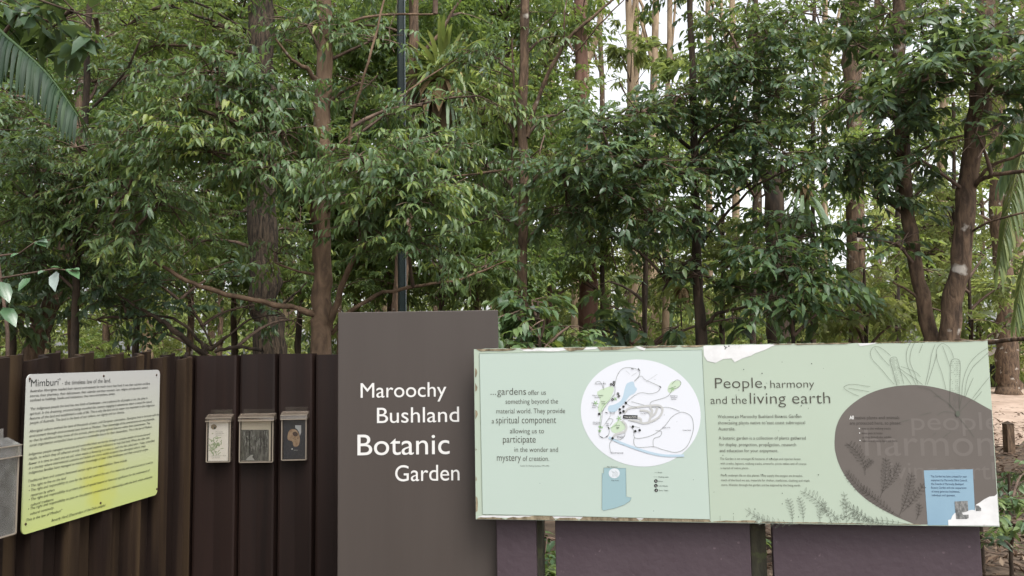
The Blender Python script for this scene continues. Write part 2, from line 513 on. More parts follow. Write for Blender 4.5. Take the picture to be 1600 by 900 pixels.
# side run: lapped pans, every lap a step that faces the viewer
mb = MB(); u = side_u(1.2); uend = side_u(CORNER_D) - 0.03
STEP = 0.052
while u < uend - 0.05:
    w = 0.2 + frng.uniform(-.006, .006); u2 = min(u + w, uend)
    zt = 1.675 + frng.uniform(-.006, .006); zd = 0.036 + frng.uniform(-.012, .012)
    # plan: step face out from the fence line, then the pan falls back to the line
    prof = [(u, -0.002), (u + .004, STEP), (u + .07, STEP * .96), (u + .085, 0.012), (u2 - .012, 0.004), (u2, -0.003)]
    n = len(prof)
    vs = []
    for k, (a, h) in enumerate(prof):
        top = zt - zd * .5 + zd * (k / (n - 1.0))
        vs += [side_plane.pt(a, 0, h), side_plane.pt(a, top, h), side_plane.pt(a, top, h - .022), side_plane.pt(a, 0, h - .022)]
    fs = []
    for k in range(n - 1):
        b = 4 * k
        fs += [(b, b + 4, b + 5, b + 1), (b + 1, b + 5, b + 6, b + 2), (b + 2, b + 6, b + 7, b + 3)]
    fs += [(0, 1, 2, 3), (4 * n - 1, 4 * n - 2, 4 * n - 3, 4 * n - 4)]
    mb.add(vs, fs); u = u2 + .001
mb.build("fence_panel", M['fence'], fence)
# rear run: flat pans with narrow grooves
mb = MB(); edges = [-.115, -.045, 0.02]
for gx_ in (375, 435, 493): edges.append(rear_plane.uv(gx_, 640)[0])
edges += [edges[-1] + .2, edges[-1] + .4]
for k in range(len(edges) - 1):
    a, b = edges[k] + .011, edges[k + 1] - .011
    zt = 1.672 + frng.uniform(-.004, .004)
    dep = 0.03 if k > 1 else 0.012 + .014 * k
    prof = [(a - .012, -.012), (a, dep), (a + .01, dep + .003), ((a + b) / 2, dep - .001), (b - .01, dep + .003), (b, dep), (b + .010, -.012)]
    vs = []
    for (q, h) in prof:
        vs += [rear_plane.pt(q, 0, h), rear_plane.pt(q, zt, h), rear_plane.pt(q, zt, h - .016), rear_plane.pt(q, 0, h - .016)]
    n = len(prof); fs = []
    for k2 in range(n - 1):
        c = 4 * k2
        fs += [(c, c + 4, c + 5, c + 1), (c + 1, c + 5, c + 6, c + 2), (c + 2, c + 6, c + 7, c + 3)]
    fs += [(0, 1, 2, 3), (4 * n - 1, 4 * n - 2, 4 * n - 3, 4 * n - 4)]
    mb.add(vs, fs)
mb.box(rear_plane.pt(.42, .80, -.045), rear_plane.u, .56, rear_plane.v, .8, rear_plane.n, .008)
mb.build("fence_panel", M['fence_plain'], fence)
mb = MB()
for zz in (.35, 1.45):
    mb.box(rear_plane.pt(.42, zz, -.08), rear_plane.u, .56, rear_plane.v, .035, rear_plane.n, .02)
    um = (side_u(1.2) + uend) / 2
    mb.box(side_plane.pt(um, zz, -.07), side_plane.u, (uend - side_u(1.2)) / 2, side_plane.v, .035, side_plane.n, .02)
mb.build("rail", M['bark_dark'], fence)

# ------------------------------------------------------------------ sign helpers
_font_cache = {}


def text_geo(s, shear=0.0, bold=0.0, spacing=1.0):
    cu = bpy.data.curves.new("t", 'FONT'); cu.body = s; cu.size = 1.0; cu.shear = shear
    cu.offset = bold; cu.space_character = spacing; cu.resolution_u = 3 if len(s) > 14 else 6; cu.fill_mode = 'FRONT'
    ob = bpy.data.objects.new("t", cu)
    me = bpy.data.meshes.new_from_object(ob)
    V = np.array([v.co[:] for v in me.vertices]); F = [tuple(p.vertices) for p in me.polygons]
    bpy.data.objects.remove(ob); bpy.data.meshes.remove(me); bpy.data.curves.remove(cu)
    return V, F


def lay_text(mb, pl, s, x0, y, x1, cap, h, shear=0.0, bold=0.0, spacing=1.0, umax=None, mi=0):
    """line of lettering on plane pl: baseline starts at photo pixel x0, y, ends near x1; cap = capital height in pixels"""
    V, F = text_geo(s, shear, bold, spacing)
    u0, v0 = pl.uv(x0, y, h); u1, _ = pl.uv(x1, y, h); _, vt = pl.uv(x0, y - cap, h)
    xmin, xmax = V[:, 0].min(), V[:, 0].max()
    sx = (u1 - u0) / (xmax - xmin); sy = (vt - v0) / 0.72
    U = u0 + (V[:, 0] - xmin) * sx; W = v0 + V[:, 1] * sy
    if umax is not None:      # the sheet is trimmed at the board's edge, through the letters
        U = list(U); W = list(W); F2 = []
        for f in F:
            out = []
            for a, b in zip(f, f[1:] + f[:1]):
                ia, ib_ = U[a] <= umax, U[b] <= umax
                if ia: out.append(a)
                if ia != ib_:
                    k = (umax - U[a]) / (U[b] - U[a]); U.append(umax); W.append(W[a] + (W[b] - W[a]) * k); out.append(len(U) - 1)
            if len(out) > 2: F2.append(tuple(out))
        F = F2
    mb.add([pl.pt(a, b, h) for a, b in zip(U, W)], F, mi)


def poly_px(pl, pts, h):
    return [pl.pt(*pl.uv(x, y, h), h) for x, y in pts]


def fill(mb, pl, pts, h, mi=0):
    """flat printed shape (any outline) on the plane"""
    bm = bmesh.new()
    vs = [bm.verts.new(q) for q in poly_px(pl, pts, h)]
    f = bm.faces.new(vs); f.normal_update()
    if f.normal.dot(pl.n) < 0: bmesh.ops.reverse_faces(bm, faces=[f])
    bmesh.ops.triangulate(bm, faces=bm.faces[:], ngon_method='EAR_CLIP')
    bm.verts.index_update()
    mb.add([v.co[:] for v in bm.verts], [tuple(v.index for v in f.verts) for f in bm.faces], mi)
    bm.free()


_lift = [0]


def stroke(mb, pl, pts, w, h, mi=0):
    """drawn line of width w metres through photo pixels; every stroke gets its own hair's breadth of height"""
    _lift[0] = (_lift[0] + 1) % 23
    h = h + _lift[0] * 0.00005
    q = np.array([pl.uv(x, y, h) for x, y in pts])
    t = np.gradient(q, axis=0); t /= np.linalg.norm(t, axis=1)[:, None] + 1e-9
    nn = np.stack([-t[:, 1], t[:, 0]], 1) * (w / 2)
    a, b = q + nn, q - nn
    vs = [pl.pt(*k, h) for k in a] + [pl.pt(*k, h) for k in b]
    n = len(q)
    mb.add(vs, [(i, n + i, n + i + 1, i + 1) for i in range(n - 1)], mi)


def curve_pts(pts, sub=5, closed=False):
    pts = [np.array(p, float) for p in pts]; n = len(pts); out = []
    rng_ = range(n if closed else n - 1)
    for i in rng_:
        if closed: p0, p1, p2, p3 = pts[i - 1], pts[i], pts[(i + 1) % n], pts[(i + 2) % n]
        else: p0, p1, p2, p3 = pts[max(0, i - 1)], pts[i], pts[i + 1], pts[min(n - 1, i + 2)]
        for k in range(sub):
            t = k / sub
            out.append(tuple(.5 * ((2 * p1) + (-p0 + p2) * t + (2 * p0 - 5 * p1 + 4 * p2 - p3) * t * t + (-p0 + 3 * p1 - 3 * p2 + p3) * t ** 3)))
    out.append(tuple(pts[0] if closed else pts[-1]))
    return out


def slab(mb, pl, uvs, h0, h1, mi=0):
    """outline in plane coordinates, thickness h0..h1"""
    n = len(uvs)
    vs = [pl.pt(u, v, h1) for u, v in uvs] + [pl.pt(u, v, h0) for u, v in uvs]
    a = sum(uvs[i][0] * uvs[(i + 1) % n][1] - uvs[(i + 1) % n][0] * uvs[i][1] for i in range(n))
    order = list(range(n)) if a > 0 else list(range(n))[::-1]
    fs = [tuple(order), tuple(n + i for i in reversed(order))]
    for k in range(n):
        i, j = order[k], order[(k + 1) % n]
        fs.append((i, n + i, n + j, j))
    mb.add(vs, fs, mi)


def screw(mb, pl, u, v, h, r=.006, mi=0):
    k = 10
    vs = [pl.pt(u + r * math.cos(6.283 * i / k), v + r * math.sin(6.283 * i / k), h) for i in range(k)] + [pl.pt(u + r * .6 * math.cos(6.283 * i / k), v + r * .6 * math.sin(6.283 * i / k), h + .003) for i in range(k)]
    mb.add(vs, [(i, (i + 1) % k, k + (i + 1) % k, k + i) for i in range(k)] + [tuple(k + i for i in range(k))], mi)


INK = simple("ink", (0.0154, 0.0168, 0.0154), 0.6)
INK_G = simple("grey_ink", (0.105, 0.119, 0.098), 0.6)
INK_SOFT = simple("soft_ink", (0.119, 0.147, 0.112), 0.6)
INK_B = simple("brown_grey_ink", (0.0525, 0.049, 0.0385), 0.6)
WHITE = simple("white_print", (0.56, 0.56, 0.546), 0.5)
SCREWM = simple("rusty_screw", (0.035, 0.0175, 0.0084), 0.7)

# ------------------------------------------------------------------ the 'Mimburi' sign on the side fence
hS = STEP + 0.008
def su(x, y): return side_plane.uv(x, y, hS)
quad = [su(42, 582), su(249, 580), su(247, 775), su(34, 833)]
u0 = (quad[0][0] + quad[3][0]) / 2; u1 = (quad[1][0] + quad[2][0]) / 2
vt = (quad[0][1] + quad[1][1]) / 2; vb = (quad[2][1] + quad[3][1]) / 2
rr = .022
outl = []
for (cu_, cv_, a0) in ((u1 - rr, vt - rr, 0), (u0 + rr, vt - rr, 90), (u0 + rr, vb + rr, 180), (u1 - rr, vb + rr, 270)):
    for k in range(6):
        an = R(a0 + 18 * k); outl.append((cu_ + rr * math.cos(an), cv_ + rr * math.sin(an)))
m, t, b = newmat("lime_print")
L = t.links
tc = t.nodes.new("ShaderNodeTexCoord"); sx_ = t.nodes.new("ShaderNodeSeparateXYZ"); L.new(tc.outputs["Object"], sx_.inputs[0])
ra = t.nodes.new("ShaderNodeValToRGB"); e = ra.color_ramp.elements
mr = t.nodes.new("ShaderNodeMapRange"); mr.inputs[1].default_value = 0.0; mr.inputs[2].default_value = vt - vb
L.new(sx_.outputs[2], mr.inputs[0]); L.new(mr.outputs[0], ra.inputs[0])
e[0].position = 0.0; e[0].color = (.37, .42, .155, 1); e[1].position = 1.0; e[1].color = (.37, .37, .36, 1)
for p_, c_ in ((.18, (.37,.415,.19)), (.42, (.38,.405,.265)), (.72, (.375,.385,.335))):
    q_ = e.new(p_); q_.color = (*c_, 1)
dn = t.nodes.new("ShaderNodeVectorMath"); dn.operation = 'DISTANCE'
mp_ = t.nodes.new("ShaderNodeMapping")
stu, stv = su(156, 742); loc_root = side_plane.pt(u0, vb, hS)
stain = side_plane.pt(stu, stv, hS) - loc_root
nz = t.nodes.new("ShaderNodeTexNoise"); nz.inputs["Scale"].default_value = 11; L.new(tc.outputs["Object"], nz.inputs[0])
va = t.nodes.new("ShaderNodeVectorMath"); va.operation = 'MULTIPLY_ADD'; va.inputs[1].default_value = (.20, .20, .20)
L.new(nz.outputs["Color"], va.inputs[0]); L.new(tc.outputs["Object"], va.inputs[2])
mp_.inputs["Location"].default_value = (-stain.x - .10, -stain.y - .10, -(stain.z + .10) * .8)
mp_.inputs["Scale"].default_value = (1, 1.0, .8)
L.new(va.outputs[0], mp_.inputs[0]); L.new(mp_.outputs[0], dn.inputs[0]); dn.inputs[1].default_value = (0, 0, 0)
rb = t.nodes.new("ShaderNodeValToRGB"); rb.color_ramp.elements[0].position = .03; rb.color_ramp.elements[0].color = (.7, .7, .7, 1)
rb.color_ramp.elements[1].position = .155; rb.color_ramp.elements[1].color = (0, 0, 0, 1)
L.new(dn.outputs["Value"], rb.inputs[0])
mx = t.nodes.new("ShaderNodeMix"); mx.data_type = 'RGBA'; L.new(rb.outputs[0], mx.inputs[0]); L.new(ra.outputs[0], mx.inputs[6]); mx.inputs[7].default_value = (.40,.40,.06,1)
L.new(mx.outputs[2], b.inputs["Base Color"]); b.inputs["Roughness"].default_value = .35; b.inputs["Specular IOR Level"].default_value = .4
M['lime_print'] = m
mim = thing("text_sign", "white to lime green text sign with rounded corners screwed on the side fence", "sign", loc_root)
mb = MB(); slab(mb, side_plane, outl, hS - .004, hS)
mb.build("sign_face", M['lime_print'], mim)
hT = hS + .0012
mb = MB()
lay_text(mb, side_plane, "\u2018Mimburi\u2019", 45, 604.5, 94, 12, hT, bold=-.004)
lay_text(mb, side_plane, "- the timeless law of the land.", 97, 601.5, 173, 7, hT, bold=-.006)
mb.build("heading_lettering", INK, mim)
mb = MB()
LINES = [
 (47, 613, 234, "Australian Aborigines needed their natural environment for much more than food. It was their nutrition and fibre", 0),
 (47, 620.6, 231, "source, their pharmacy, their delicatessen, their calendar and their museum. Law, religion and education weren\u2019t", 0),
 (47, 627.5, 180, "confined to buildings, books and institutions; they were everywhere, always.", 0),
 (47, 641, 230, "\u201cFor indigenous people the land has two kinds of landscapes - one is physical for all people to see, the other is", .2),
 (46.5, 648.7, 237, "spiritual. In the dreaming, ancestral beings travelled the country engaging in adventures, which created the natural", .2),
 (46.5, 656, 241, "features of the land and established a code of life. This is why the land and its waters are important to the indigenous", .2),
 (46.5, 663, 194, "people of Australia. The land is the basis of our culture, our dignity and our identity.", .2),
 (46, 676, 248, "Aboriginal culture evolved for tens of thousands of years until European colonisation. Aborigines lived in harmony with the", .2),
 (46, 683.5, 241, "environment through environmental laws known as Mimburi. Their knowledge of the environment was encyclopaedic,", .2),
 (46, 690.7, 234, "so that by adulthood they knew all the animals, plants and geographical features within their environment. This", .2),
 (46, 698, 237, "social organisation compelled them to ensure a sustainable future for their descendants. This is the law of Mimburi.", .2),
 (45, 712, 234, "Indigenous people managed resources and controlled their territories through a complex system of ceremonies and", .2),
 (45, 719, 233, "rituals, to which they all adhered strictly. They used seasonal indicators to help find food. When the silky oaks", .2),
 (45, 726.7, 241, "flower it is time to catch and eat eel, when wattle is flowering it is time to catch the fish called tailor. Today, embedded", .2),
 (45, 733.7, 227, "in a society where international customs and beliefs are more widely accepted than aboriginal culture, many", .2),
 (45, 741, 231, "indigenous families have managed to maintain knowledge of their tribal landscapes and their ancestral origins.", .2),
 (44, 754, 198, "Traditional laws and customs bestowed certain rights and responsibilities. Some include:", .2),
 (45, 761.7, 103, "\u2022 The right to live on the land", .2),
 (45, 768.7, 238, "\u2022 The right and responsibility to care for the land and control the use of its resources, and control access to it and its", .2),
 (48, 776, 85, "resources by others", .2),
 (45, 783, 233, "\u2022 The right and responsibility to protect places of special natural or historical significance for the maintenance of", .2),
 (48, 791, 84, "cultural traditions.", .2),
 (44, 797.5, 237, "\u2022 The right and responsibility to pass on the physical connections and relationships with the land, which underpins", .2),
 (47, 805, 84, "cultural continuity.", .2),
 (41, 815, 97, "This is the law of Mimburi\u201d", .2),
 (80.5, 815.5, 164, "Beverly Hand (Descendant of the Dulo people)", .2)]
for x0, y, x1, s_, sh in LINES:
    lay_text(mb, side_plane, s_, x0, y, x1, 4.5, hT, shear=sh, bold=.0)
mb.build("text_lettering", INK, mim)
mb = MB()
for x, y in ((46.5, 592), (162, 587.5), (244.5, 586), (157, 786), (245, 764), (40, 819)):
    screw(mb, side_plane, *su(x, y), hS, .0055)
mb.build("screw", SCREWM, mim)

# ------------------------------------------------------------------ clear leaflet holders
def acrylic(name, tint, gl=.10, haze=(.26, .22, .18, 1)):
    m, t, b = newmat(name)
    L = t.links
    t.nodes.remove(b)
    tr = t.nodes.new("ShaderNodeBsdfTransparent"); tr.inputs[0].default_value = (*tint, 1)
    g = t.nodes.new("ShaderNodeBsdfGlossy"); g.inputs["Roughness"].default_value = .12; g.inputs[0].default_value = (.9, .9, .9, 1)
    d = t.nodes.new("ShaderNodeBsdfDiffuse"); d.inputs[0].default_value = haze
    lw = t.nodes.new("ShaderNodeLayerWeight"); lw.inputs[0].default_value = .35
    ma = t.nodes.new("ShaderNodeMath"); ma.operation = 'MULTIPLY_ADD'; ma.inputs[1].default_value = .45; ma.inputs[2].default_value = gl * .5
    L.new(lw.outputs["Fresnel"], ma.inputs[0])
    nz = t.nodes.new("ShaderNodeTexNoise"); nz.inputs["Scale"].default_value = 25; nz.inputs["Detail"].default_value = 8
    tcx = t.nodes.new("ShaderNodeTexCoord"); L.new(tcx.outputs["Object"], nz.inputs[0])
    mr = t.nodes.new("ShaderNodeMapRange"); mr.inputs[1].default_value = .35; mr.inputs[2].default_value = .75; mr.inputs[3].default_value = gl; mr.inputs[4].default_value = gl * 2.6
    L.new(nz.outputs["Fac"], mr.inputs[0])
    s1 = t.nodes.new("ShaderNodeMixShader"); s2 = t.nodes.new("ShaderNodeMixShader")
    L.new(mr.outputs[0], s1.inputs[0]); L.new(tr.outputs[0], s1.inputs[1]); L.new(d.outputs[0], s1.inputs[2])
    L.new(ma.outputs[0], s2.inputs[0]); L.new(s1.outputs[0], s2.inputs[1]); L.new(g.outputs[0], s2.inputs[2])
    L.new(s2.outputs[0], t.nodes["Material Output"].inputs["Surface"])
    return m


M['acrylic'] = acrylic("acrylic", (.96, .95, .94), .018)
M['acrylic_dusty'] = acrylic("acrylic_dusty", (.92, .92, .91), .10, (.34, .34, .33, 1))
M['acrylic_lid'] = acrylic("acrylic_lid", (.80, .74, .67), .10)
M['acrylic_edge'] = simple("acrylic_edge", (.20, .17, .135), .3, .5)
PAPER = simple("paper", (.62, .60, .56), .6)


def holder(label, pl, u0, u1, vb, vt, hb, dep, lidh, plate, clear='acrylic'):
    """open-topped clear tray with a hinged clear lid and a back plate that rises above it"""
    root = thing("leaflet_holder", label, "leaflet holder", pl.pt((u0 + u1) / 2, vb, hb), "clear leaflet holders on the fence")
    th = .003; w = u1 - u0; uc = (u0 + u1) / 2
    vl = vt - plate            # top of the tray
    mb = MB()
    mb.box(pl.pt(uc, (vb + vt) / 2, hb + th / 2), pl.u, w / 2 - .004, pl.v, (vt - vb) / 2, pl.n, th / 2)
    mb.build("back_plate", M[clear], root)
    mb = MB()
    vm = (vb + vl) / 2
    mb.box(pl.pt(uc, vm, hb + dep - th / 2), pl.u, w / 2, pl.v, (vl - vb) / 2, pl.n, th / 2)
    for q in (u0 + th / 2, u1 - th / 2):
        mb.box(pl.pt(q, vm, hb + (dep) / 2 + .001), pl.u, th / 2, pl.v, (vl - vb) / 2 - .0005, pl.n, dep / 2 - th)
    mb.box(pl.pt(uc, vb + th / 2, hb + dep / 2), pl.u, w / 2 - th, pl.v, th / 2, pl.n, dep / 2 - th)
    mb.build("tray", M[clear], root)
    mb = MB(); ew = .0022
    for q in (u0, u1):
        mb.box(pl.pt(q, vm, hb + dep + .0006), pl.u, ew, pl.v, (vl - vb) / 2, pl.n, ew)
    mb.box(pl.pt(uc, vb, hb + dep + .0006), pl.u, w / 2 - ew, pl.v, ew, pl.n, ew)
    mb.build("edge", M['acrylic_edge'], root)
    # lid: sloping top and a front lip that overhangs the tray
    mb = MB(); g = .006; lt = vl + plate * .42; th2 = .003
    prof = [(hb + .004, lt), (hb + .012, lt + .004), (hb + dep + g, vl + .004), (hb + dep + g + .002, vl - lidh)]
    for k in range(3):
        (h0, v0), (h1, v1) = prof[k], prof[k + 1]
        vs = [pl.pt(u0 - g, v0, h0), pl.pt(u1 + g, v0, h0), pl.pt(u1 + g, v1, h1), pl.pt(u0 - g, v1, h1)]
        off = pl.n * -th2 if k == 2 else pl.v * -th2
        vs += [q + off for q in vs]
        mb.add(vs, [(0, 3, 2, 1), (4, 5, 6, 7), (0, 1, 5, 4), (1, 2, 6, 5), (2, 3, 7, 6), (3, 0, 4, 7)])
    for q in (u0 - g, u1 + g):
        vs = [pl.pt(q, lt, hb + .004), pl.pt(q, vl + .004, hb + dep + g), pl.pt(q, vl - lidh, hb + dep + g), pl.pt(q, vl - lidh, hb + dep - .012), pl.pt(q, vl - .006, hb + .008)]
        vs += [v + pl.u * (.002 if q > uc else -.002) for v in vs]
        mb.add(vs, [(0, 1, 2, 3, 4), (9, 8, 7, 6, 5)] + [(i, (i + 1) % 5, 5 + (i + 1) % 5, 5 + i) for i in range(5)])
    lid = mb.build("lid", M['acrylic_lid' if clear == 'acrylic' else clear], root)
    mb = MB()
    mb.box(pl.pt(uc, vl - lidh + .001, hb + dep + g + .003), pl.u, w / 2 + g, pl.v, .0018, pl.n, .0015)
    mb.box(pl.pt(uc, vl + .004, hb + dep + g + .0025), pl.u, w / 2 + g, pl.v, .0018, pl.n, .0015)
    mb.build("lid_edge", M['acrylic_edge'], lid)
    return root


hR = 0.036
def ru(x, y, h=hR): return rear_plane.uv(x, y, h)
dep = .042
specs = [("clear wall holder with a white fern leaflet in it, left of the three", 322.5, 359, 722, 640.5),
         ("wider clear wall holder with a grey forest leaflet, middle of the three", 374, 426, 722.5, 639.5),
         ("clear wall holder with a dark blue leaflet, nearest to the brown sign", 440, 478, 719, 636)]
leaf_root = []
for label, x0, x1, yb, yt in specs:
    a, vb_ = ru(x0, yb, hR + dep); c, _ = ru(x1, yb, hR + dep); _, vt_ = ru(x0, yt, hR)
    holder(label, rear_plane, a, c, vb_, vt_, hR, dep, .018 if x1 > 430 else .014, .042)
    leaf_root.append((a, c, vb_, vt_))


def card(name, label, pl, a, c, v0, v1, h, m, th=.012):
    root = thing(name, label, "leaflet", pl.pt((a + c) / 2, v0, h))
    mb = MB(); mb.box(pl.pt((a + c) / 2, (v0 + v1) / 2, h - th / 2), pl.u, (c - a) / 2, pl.v, (v1 - v0) / 2, pl.n, th / 2)
    mb.build("paper_stack", m, root)
    return root


rng0 = random.Random(5)
hc = hR + dep - .008
# white leaflet with a green fern
a, c, v0, v1 = leaf_root[0]
lf = card("leaflet", "white leaflet printed with a pale green fern, inside the left clear holder", rear_plane, a + .006, c - .012, v0 + .004, v1 - .050, hc, PAPER)
GREENP = simple("pale_green_print", (0.21, 0.294, 0.154), .6)
mb = MB()
for k in range(46):
    cx_, cy_ = 336 + rng0.gauss(0, 4), 697 + rng0.gauss(0, 6)
    an = rng0.uniform(.3, 2.8); l_ = rng0.uniform(3, 8)
    stroke(mb, rear_plane, [(cx_, cy_), (cx_ + .5 * l_ * math.cos(an), cy_ - .5 * l_ * math.sin(an)), (cx_ + l_ * math.cos(an), cy_ - l_ * math.sin(an) + 1)], .0032, hc + .0006)
mb.build("fern_print", GREENP, lf)
mb = MB()
for y_, x0_, x1_, s_ in ((675.5, 337, 348, "Maroochy"), (678, 337, 350, "Regional Bushland"), (680.5, 337, 346, "Botanic"), (713, 331, 353, "Discovering the Bush"), (716, 331, 344, "and Gardens")):
    lay_text(mb, rear_plane, s_, x0_, y_, x1_, 1.6, hc + .0007)
mb.build("lettering", INK_G, lf)
mb = MB(); fill(mb, rear_plane, [(334 + 4.6 * math.cos(q * .4) * (1 + .15 * math.sin(q * 3)), 667 + 4.2 * math.sin(q * .4)) for q in range(16)], hc + .0008)
fill(mb, rear_plane, [(335.5 + 1.6 * math.cos(q * .7), 669 + 1.7 * math.sin(q * .7)) for q in range(9)], hc + .0014, 1)
mb.build("snail_print", [simple("tan_print", (0.182, 0.14, 0.091), .6), INK], lf)

# grey forest leaflet
a, c, v0, v1 = leaf_root[1]
lf = card("leaflet", "grey leaflet with a dim forest picture, inside the middle clear holder", rear_plane, a + .006, c - .014, v0 + .004, v1 - .050, hc, simple("cream_paper", (0.364, 0.336, 0.266), .6))
m = noisy("forest_print", (0.014, 0.0161, 0.014), (0.112, 0.1155, 0.105), (60, 60, 14), detail=8, rough=.5)
mb = MB(); fill(mb, rear_plane, [(376, 671.5), (420, 671.5), (420, 720), (376, 720)], hc + .0006)
mb.build("picture_print", m, lf)
mb = MB()
for k in range(70):
    x_ = rng0.uniform(378, 418); y_ = rng0.uniform(673, 700)
    stroke(mb, rear_plane, [(x_, y_), (x_ + rng0.uniform(-1, 1), y_ + rng0.uniform(2, 8))], rng0.uniform(.0006, .002), hc + .0009)
fill(mb, rear_plane, [(384, 719), (387, 715), (392, 711), (396, 710.5), (394, 714), (398, 719)], hc + .0009)
mb.build("light_print", simple("grey_print", (0.238, 0.252, 0.238), .6), lf)
mb = MB()
for k in range(14):
    x_ = rng0.choice([380, 385, 389.5, 390, 397, 402, 407, 412, 416]) + rng0.uniform(-.6, .6)
    stroke(mb, rear_plane, [(x_, 673), (x_ + .3, 690), (x_ + .2, 708 + rng0.uniform(-3, 3))], rng0.uniform(.001, .003), hc + .0022)
mb.build("tree_print", simple("dark_print", (0.0126, 0.014, 0.0126), .6), lf)
# dark leaflet with a pale nut
a, c, v0, v1 = leaf_root[2]
lf = card("leaflet", "dark blue leaflet showing a pale brown nut, in the holder near the brown sign", rear_plane, a + .006, c - .008, v0 + .004, v1 - .050, hc, simple("navy_paper", (0.005544, 0.01155, 0.02194), .4))
mb = MB()
fill(mb, rear_plane, curve_pts([(449.5, 680), (452, 673), (457, 670.5), (463, 672), (467, 678), (468.5, 687), (467, 695), (463, 698), (458.5, 696.5), (457, 690), (450, 687)], 4, True), hc + .0006)
mb.build("nut_print", noisy("nut_print", (0.168, 0.105, 0.056), (0.294, 0.217, 0.14), (60, 60, 60), rough=.6), lf)
mb = MB()
fill(mb, rear_plane, curve_pts([(457.5, 676), (461, 674.5), (465, 677), (464.5, 681), (460, 681.5), (457.5, 679)], 4, True), hc + .0012)
fill(mb, rear_plane, [(465.5 + .9 * math.cos(q), 684.5 + .9 * math.sin(q)) for q in range(6)], hc + .0012)
stroke(mb, rear_plane, curve_pts([(450, 685), (455, 684), (460, 686), (466, 688)], 4), .001, hc + .001)
mb.build("dark_print", simple("umber_print", (0.035, 0.0175, 0.0126), .6), lf)
mb = MB()
fill(mb, rear_plane, [(461, 664.5), (470.5, 664.5), (470.5, 676), (468.5, 681), (467, 675), (464.5, 671), (461.5, 669)], hc + .0005)
fill(mb, rear_plane, [(456.5 + 1.3 * math.cos(q), 701.5 + 1.5 * math.sin(q)) for q in range(6)], hc + .0008)
lay_text(mb, rear_plane, "Shire", 459, 704, 465, 1.5, hc + .0008)
mb.build("pale_print", simple("sky_print", (0.294, 0.322, 0.336), .6), lf)
# big empty holder on the side fence, left edge
hL = STEP + .004
ua, ub = side_plane.u.dot(Vector((0, 0, 0))) , 0
d_ = .06
u_r, v_b = side_plane.uv(24, 838, hL + d_); _, v_t = side_plane.uv(10, 669, hL)
u_back = side_plane.uv(14, 800, hL)[0]
holder("large empty clear leaflet holder on the side fence at the left edge", side_plane, u_r - .24, u_r, v_b + .01, v_t, hL, d_, .035, .06, 'acrylic_dusty')

# ------------------------------------------------------------------ brown name sign
BD = 3.6
bp = Plane((-1, BD), (0, BD + .0))
q4 = [bp.uv(*p) for p in ((531, 488.5), (778, 484), (784, 900), (524, 900))]
bu0, bu1, bv = (q4[0][0] + q4[3][0]) / 2 , (q4[1][0] + q4[2][0]) / 2, (q4[0][1] + q4[1][1]) / 2
M['brown_sign'] = noisy("brown_sign", (0.04013, 0.03185, 0.02735), (0.04831, 0.03903, 0.03399), (8, 8, .7), detail=9, rough=.5, spec=.35, spots=((0.0812, 0.07, 0.0616), 140, .74), lo=.3, hi=.75, bump=.02, bscale=180)
bs = thing("name_sign", "tall flat brown sign with white garden name lettering", "sign", bp.pt((bu0 + bu1) / 2, 0))
mb = MB(); slab(mb, bp, [(bu0, 0), (bu1, 0), (bu1, bv), (bu0, bv)], -.035, 0)
o = mb.build("sign_panel", M['brown_sign'], bs)
bv_ = o.modifiers.new("bevel", 'BEVEL'); bv_.width = .003; bv_.segments = 2
mb = MB()
for s_, x0, y, x1, cap in (("Maroochy", 563.5, 621.5, 697.5, 24), ("Bushland", 589, 661, 717.5, 25), ("Botanic", 558.5, 711.5, 702.5, 34), ("Garden", 617.5, 752, 718, 26)):
    lay_text(mb, bp, s_, x0, y, x1, cap, .0015, bold=.0)
mb.build("lettering", simple("white_vinyl", (0.504, 0.497, 0.483), .5), bs)

# ------------------------------------------------------------------ green interpretive board
A = ray(741, 680); B = ray(1552, 680)
board = Plane((A.x / A.y * 3.5, 3.5), (B.x / B.y * 3.2, 3.2))
c4 = [board.uv(*p) for p in ((741, 545), (1543, 531), (1562, 822.5), (743, 812))]
wu0, wu1 = (c4[0][0] + c4[3][0]) / 2, (c4[1][0] + c4[2][0]) / 2
wv1, wv0 = (c4[0][1] + c4[1][1]) / 2, (c4[2][1] + c4[3][1]) / 2
print("board", c4, wu1 - wu0, wv1 - wv0, "mimburi", u1 - u0, vt - vb, "brown", bu1 - bu0, bv)
ib = thing("information_board", "wide pale green information board with a site map and peeling edges", "sign", board.pt((wu0 + wu1) / 2, wv0 - .0))
M['board_r'] = noisy("board_r", (0.2916, 0.3444, 0.2771), (0.3124, 0.3668, 0.3015), (1.05, 1.05, 1.05), detail=6, rough=.45, spec=.35, spots=((0.042, 0.042, 0.028), 75, .765), lo=.3, hi=.7)
M['board_l'] = noisy("board_l", (0.318, 0.3822, 0.3402), (0.3318, 0.3958, 0.3544), (1.05, 1.05, 1.05), detail=6, rough=.42, spec=.35, spots=((0.294, 0.35, 0.294), 60, .77), lo=.3, hi=.7)
M['worn_wood'] = noisy("worn_wood", (0.07, 0.0525, 0.0315), (0.252, 0.21, 0.14), (30, 30, 12), detail=8, rough=.9, bump=.4)
M['peel_white'] = noisy("peel_white", (0.462, 0.462, 0.462), (0.546, 0.546, 0.546), (14, 14, 14), detail=8, rough=.7, spots=((0.315, 0.301, 0.266), 30, .68))
mb = MB()
brr = np.random.default_rng(3)
